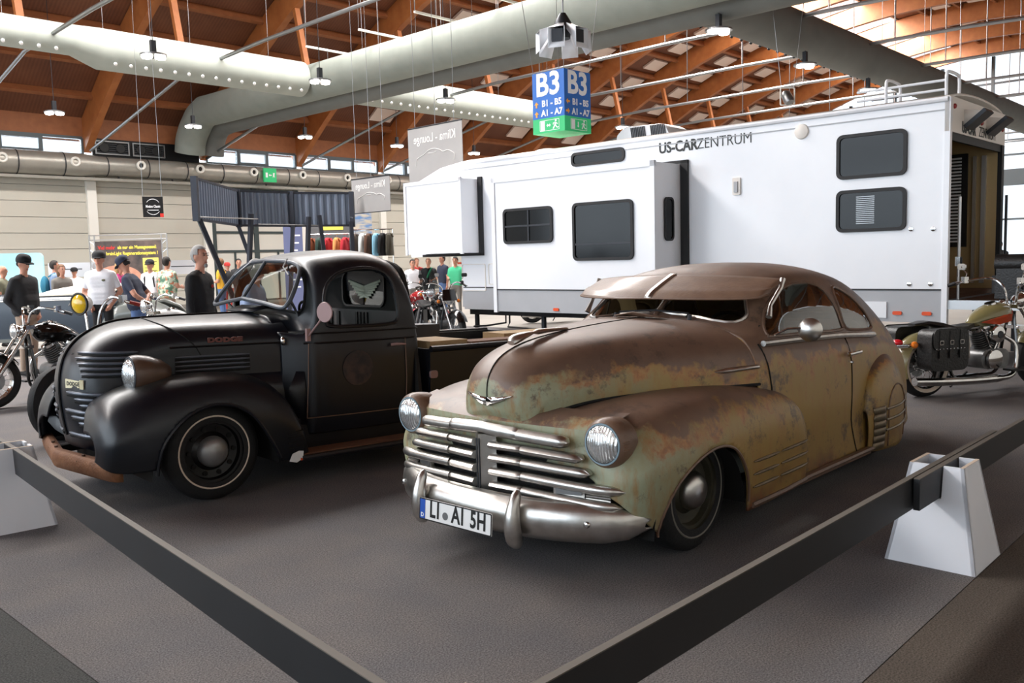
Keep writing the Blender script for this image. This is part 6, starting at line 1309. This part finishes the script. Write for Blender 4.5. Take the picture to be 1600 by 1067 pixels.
for a, b in (((-6.3, 18.1, 2.5), (-5.55, 18.6, .05)), ((-6.4, 21.0, 2.5), (-5.7, 21.2, .05)), ((-6.05, 20.9, 2.75), (-6.35, 21.1, .05)), ((-5.4, 22.2, 2.5), (-5.6, 22.2, .05)), ((-4.75, 22.3, 2.75), (-4.55, 22.4, .05)), ((-4.05, 22.8, 2.6), (-4.0, 22.7, .05)), ((-4.95, 22.0, 2.7), (-5.1, 21.8, .05))): MB().beam(Vector(a)-O_, Vector(b)-O_, .09, .09).build('slanting_leg', 'sheet_frame', aw)
for a, b in (((-6.32, 18.05, 2.55), (-5.9, 20.9, 2.62)), ((-5.9, 20.9, 2.5), (-4.75, 22.3, 2.5)), ((-4.05, 22.8, 2.7), (-3.9, 22.2, 2.66))): MB().tube([Vector(a)-O_, Vector(b)-O_], .016, 6).build('tie_bar', 'steel', aw)
# massage banner on a truss
bt = thing('truss_banner', 'large printed massage seat banner in an aluminium truss frame', 'banner', place(-11.6, 27.0, 0)); mb = MB()
for s in (-1, 1):
    for q in (0, .16): mb.tube([(s*(1.02+q), 0, 0), (s*(1.02+q), 0, 2.55)], .022, 6)
    for i in range(9): mb.tube([(s*1.02, 0, .1+.27*i), (s*1.18, 0, .24+.27*i)], .012, 5)
for q in (0, .14): mb.tube([(-1.18, 0, 2.42+q), (1.18, 0, 2.42+q)], .02, 6)
mb.build('truss', 'alu', bt); MB().box(-1.0, 1.0, -.02, .02, .5, 2.38).build('print', 'poster_dark', bt)
F = lambda x, z: axes((x, -.025, z), (1, 0, 0), (0, 0, 1), (0, -1, 0))
text('lettering', 'Viel mehr', .155, 'print_red', bt, F(-.66, 2.18), .004, .002, sx=.85); text('lettering', 'als nur ein Massagesessel:', .14, 'print_yellow', bt, F(.27, 2.18), .004, .002, sx=.82); text('lettering', 'Das brainLight Regenerationssystem !', .14, 'print_yellow', bt, F(0, 2.0), .004, .002, sx=.84)
MB().box(.42, .9, -.03, -.022, 1.0, 1.85).build('yellow_panel', 'poster_yellow', bt)
for k in range(8): MB().box(.47, .85-.05*(k % 3), -.034, -.03, 1.72-.09*k, 1.735-.09*k).build('text_line', 'dark_steel', bt)
MB().loft([[(-.35+.75*math.cos(t)*q, -.028, 1.2+.45*math.sin(t)*q) for t in [pi*i/16 for i in range(17)]] for q in (.4, 1.)]).build('printed_seat', 'skin', bt)
# clothing racks
def jacket(x, y, z, yaw, m, label, s=1):
    o = thing('jacket', label, 'jacket', place(x, y, z, yaw), 'jackets on the racks'); rows = []
    for zz, w, d in ((0, .1, .05), (-.05, .2, .08), (-.14, .25, .1), (-.35, .23, .11), (-.6, .24, .12), (-.68, .245, .12)): rows.append([(w*s*math.cos(a), d*s*math.sin(a), zz*s) for a in [2*pi*i/14 for i in range(14)]])
    b = MB().loft(rows, True, True).build('jacket_body', m, o)
    for q in (-1, 1): MB().tube([(q*.19*s, 0, -.09*s), (q*.27*s, .0, -.3*s), (q*.27*s, .02, -.6*s)], [.07*s, .06*s, .045*s], 8).build('sleeve', m, o)
    MB().tube([(0, 0, 0), (0, 0, .05), (.02, 0, .08), (0, 0, .1)], .006, 5).build('hanger_hook', 'steel', o); MB().tube([(-.1*s, -.07, -.02), (0, -.1, -.12*s), (.1*s, -.07, -.02)], .016, 6).build('collar', m, o)
    return o
JM = [('jacket_rust', (150, 78, 44)), ('jacket_green', (40, 66, 58)), ('jacket_red', (184, 40, 52)), ('jacket_orange', (206, 146, 84)), ('jacket_brown', (72, 60, 52)), ('jacket_white', (226, 230, 228)), ('jacket_darkbrown', (88, 60, 44)), ('jacket_blue', (138, 192, 216)), ('jacket_olive', (78, 74, 62)), ('jacket_black', (32, 32, 34))]
for n_, c_ in JM: mat(n_, c_, .8, bump=.1, bs=20)
def rack(x0, x1, y, z, label, items):
    r = thing('clothes_rack', label, 'clothes rack', place((x0+x1)/2, y, 0)); L = (x1-x0)/2
    MB().tube([(-L, 0, z), (L, 0, z)], .018, 6).build('rail', 'chrome', r)
    for s in (-1, 1): MB().tube([(s*L, 0, 0), (s*L, 0, z)], .018, 6).build('upright', 'chrome', r); MB().box(s*L-.02, s*L+.02, -.25, .25, 0, .03).build('rack_base', 'chrome', r)
    for i, (m, lb) in enumerate(items): jacket(x0+(x1-x0)*(i+.5)/len(items), y, z-.1, R(84 if i % 2 else 76), m, lb, .9)
rack(-5.72, -4.5, 25.0, 2.36, 'chrome clothes rack with orange, green and red jackets', [('jacket_rust', 'rust brown jacket at the end of the rack below the awning'), ('jacket_green', 'dark green jacket between the rust brown and red ones'), ('jacket_red', 'bright red jacket beside the dark green jacket'), ('jacket_orange', 'tan orange leather jacket with wide shoulders on the rack'), ('jacket_red', 'red jacket next to the awning leg and tan orange jacket')])
rack(-4.25, -3.15, 24.0, 2.42, 'chrome clothes rack with brown, white and light blue jackets', [('jacket_brown', 'grey brown jacket beside the awning corner post'), ('jacket_white', 'white denim jacket between two brown ones'), ('jacket_darkbrown', 'dark reddish brown jacket beside the white one'), ('jacket_blue', 'light blue denim jacket on the rack'), ('jacket_black', 'black jacket squeezed behind the light blue one'), ('jacket_olive', 'long olive jacket at the free end of the rack')])
# posters and roll-up
ru = thing('roll_up_banner', 'slate blue roll-up banner with white lettering behind the awning', 'banner', place(-5.9, 24.2, 0)); mat('slate_blue', (96, 102, 138), .6); MB().box(-.26, .26, -.01, .01, .08, 2.6).build('print', 'slate_blue', ru); MB().box(-.3, .3, -.08, .08, 0, .08).build('base', 'alu', ru)
for k in range(8): MB().box(-.05, .2-.04*(k % 3), -.013, -.01, 2.3-.2*k, 2.34-.2*k).build('text_line', 'white', ru)
mat('poster_sea', (190, 180, 160), .6, col2=(92, 130, 176), ns=3, amt=.25, stretch=(1, 1, 4)); mat('poster_grey', (92, 92, 94), .6)
ps = thing('wall_poster', 'seascape poster in orange and blue beside the clothes rack', 'poster', place(-4.95, 30.0, 0)); MB().box(-.32, .32, -.01, .01, 1.9, 3.25).build('print', 'poster_sea', ps); MB().tube([(-.3, .03, 0), (-.3, .03, 1.95)], .02, 6).tube([(.3, .03, 0), (.3, .03, 1.95)], .02, 6).build('stand', 'dark_steel', ps)
pg = thing('stand_wall', 'dark grey booth wall with yellow sign behind the jackets', 'booth wall', place(-5.9, 30.0, 0)); MB().box(-.85, .9, 0, .06, 0, 2.95).build('panel', 'poster_grey', pg); MB().box(-.5, .3, -.03, 0, 2.66, 2.86).build('yellow_sign', 'print_yellow', pg)
for x, y, lb in ((-14.9, 30, 'white notice panel near the navy convertible'), (-13.6, 30.2, 'white notice panel beside the massage banner truss'), (-11.2, 30.3, 'white notice panel behind the man in the floral shirt')):
    o = thing('notice_panel', lb, 'panel', place(x, y, 0)); MB().box(-.75, .75, -.01, .01, 1.3, 1.78).build('board', 'rv_white', o); MB().box(-.4, .4, -.014, -.01, 1.55, 1.58).build('text_line', 'dark_steel', o)
    for s in (-.6, .6): MB().tube([(s, .02, 0), (s, .02, 1.32)], .02, 6).build('post', 'alu', o)
mat('light_blue', (132, 206, 232), .5, col2=(186, 228, 238), ns=.8); tb = thing('stand_screen', 'light blue rounded booth screen near the left wall', 'screen', place(-12.75, 22.6, 0)); MB().prism(rrect(1.9, 2.0, .12, 5, -.1, 1.0), -.03, .03, axes((0, 0, 0), (1, 0, 0), (0, 0, 1), (0, -1, 0))).build('screen_panel', 'light_blue', tb); MB().box(-.9, .8, -.2, .2, 0, .04).build('screen_base', 'alu', tb)
# navy convertible with cream cover
mat('navy_paint', (36, 48, 62), .35, coat=.3); mat('cream_cloth', (222, 216, 202), .8, bump=.3, bs=9); mat('grey_paint', (104, 108, 104), .3, coat=.3)
nv = thing('convertible', 'dark navy vintage convertible with its folded hood under a cream cover', 'car', place(-9.0, 16.9, 0, R(4)))
rows = [[(x, y*w, z) for y, z in ((-.78, .25), (-.80, .7), (-.77, 1.02), (-.70, 1.09), (.70, 1.09), (.77, 1.02), (.80, .7), (.78, .25))] for x, w in ((-1.6, .8), (-1.3, .97), (-.2, 1), (1.0, 1), (1.5, .96), (1.62, .9))]
MB().loft(rows, True, True).build('body', 'navy_paint', nv); MB().tube([(-1.5, -.80, 1.0), (1.5, -.80, 1.0)], .014, 6).build('side_moulding', 'alu', nv); MB().box(-1.5, 1.5, -.95, -.75, .26, .31).build('running_board', 'grey_paint', nv)
rows = [[(x+.0, y, 1.09+hh*math.sin(pi*(i/12))**.6) for i, y in enumerate([-.74+1.48*i/12 for i in range(13)])] for x, hh in ((.15, .02), (.35, .10), (.7, .16), (.95, .26), (1.15, .30), (1.35, .22), (1.6, .1))]
MB().loft(spline_rows([[Vector(p) for p in r] for r in rows], 24)).build('folded_hood_cover', 'cream_cloth', nv, solid=.02)
for s in (-1, 1):
    fn = MB().loft([[(x, s*(.78+.18*q), .3+hh*math.sqrt(max(0, 1-(q-.35)**2*1.6))) for q in (0, .3, .6, .85, 1)] for x, hh in ((1.35, .1), (1.5, .4), (1.75, .58), (2.05, .62), (2.35, .5), (2.6, .2))]).build('rear_fender', 'grey_paint', nv, solid=.012)
    for wx in (-1.75, 2.02): t = MB().lathe([(.2, -.08), (.32, -.08), (.34, 0), (.32, .08), (.2, .08)], (wx, s*.76, .34), (0, 1, 0), 26).build('wheel', 'rubber', nv); MB().lathe([(.2, -s*.03), (.05, s*.06)], (wx, s*.76, .34), (0, 1, 0), 20).build('hub', 'steel', t)
MB().loft([[(x, y*w, z0+h_*(1-y*y)) for y in (-1, -.6, -.2, .2, .6, 1)] for x, w, z0, h_ in ((1.6, .72, .85, .2), (1.9, .68, .8, .2), (2.3, .6, .62, .2), (2.6, .5, .35, .2))]).build('tail', 'grey_paint', nv, solid=.012)
# black buttoned sofa on the trailer deck
sf = thing('leather_sofa', 'black buttoned leather sofa with rolled arms on the trailer deck', 'sofa', RVM @ Matrix.Translation((1.05, -1.0, .845)) @ Matrix.Rotation(R(0), 4, 'Z'))
MB().box(-.95, 1.2, -.75, -.45, .05, .42).box(-.95, 1.2, -.8, .42, .04, .22).build('base', 'leather', sf); MB().box(-.8, 1.05, -.45, .3, .22, .36).build('seat_cushion', 'leather', sf)
for x in (-.88, 1.12): MB().box(x-.1, x+.1, -.75, .4, .04, .45).tube([(x, -.75, .48), (x, .42, .48)], .12, 14).build('rolled_arm', 'leather', sf)
MB().tube([(-.95, -.68, .5), (1.2, -.68, .5)], .13, 14).build('rolled_back', 'leather', sf)
mat('oxblood', (74, 34, 30), .35)
for k in range(9): MB().ell((-.85+k*.24, -.62, .58), (.13, .09, .04), 10, 6).build('tuft', 'oxblood', sf)
for x in (-.9, 1.1):
    for y in (-.7, .35): MB().cyl((x, y, 0), (x, y, .05), .03, 8).build('sofa_leg', 'black', sf)
# power cable and plug on the carpet
tag(MB().tube(spline([H(11.0, 12.0, .008), H(10.8, 11.0, .008), H(11.6, 10.2, .008), H(12.2, 9.0, .008), H(12.8, 8.0, .008)], 40), .008, 6).build('power_cable', 'black'), 'black power cable lying on the carpet under the trailer', 'cable')
tag(MB().cyl(H(10.2, 11.2, .03), H(10.3, 10.9, .03), .028, 10).build('cable_coupling', 'grip_red'), 'red cable coupling lying on the carpet by the trailer jack', 'coupling')
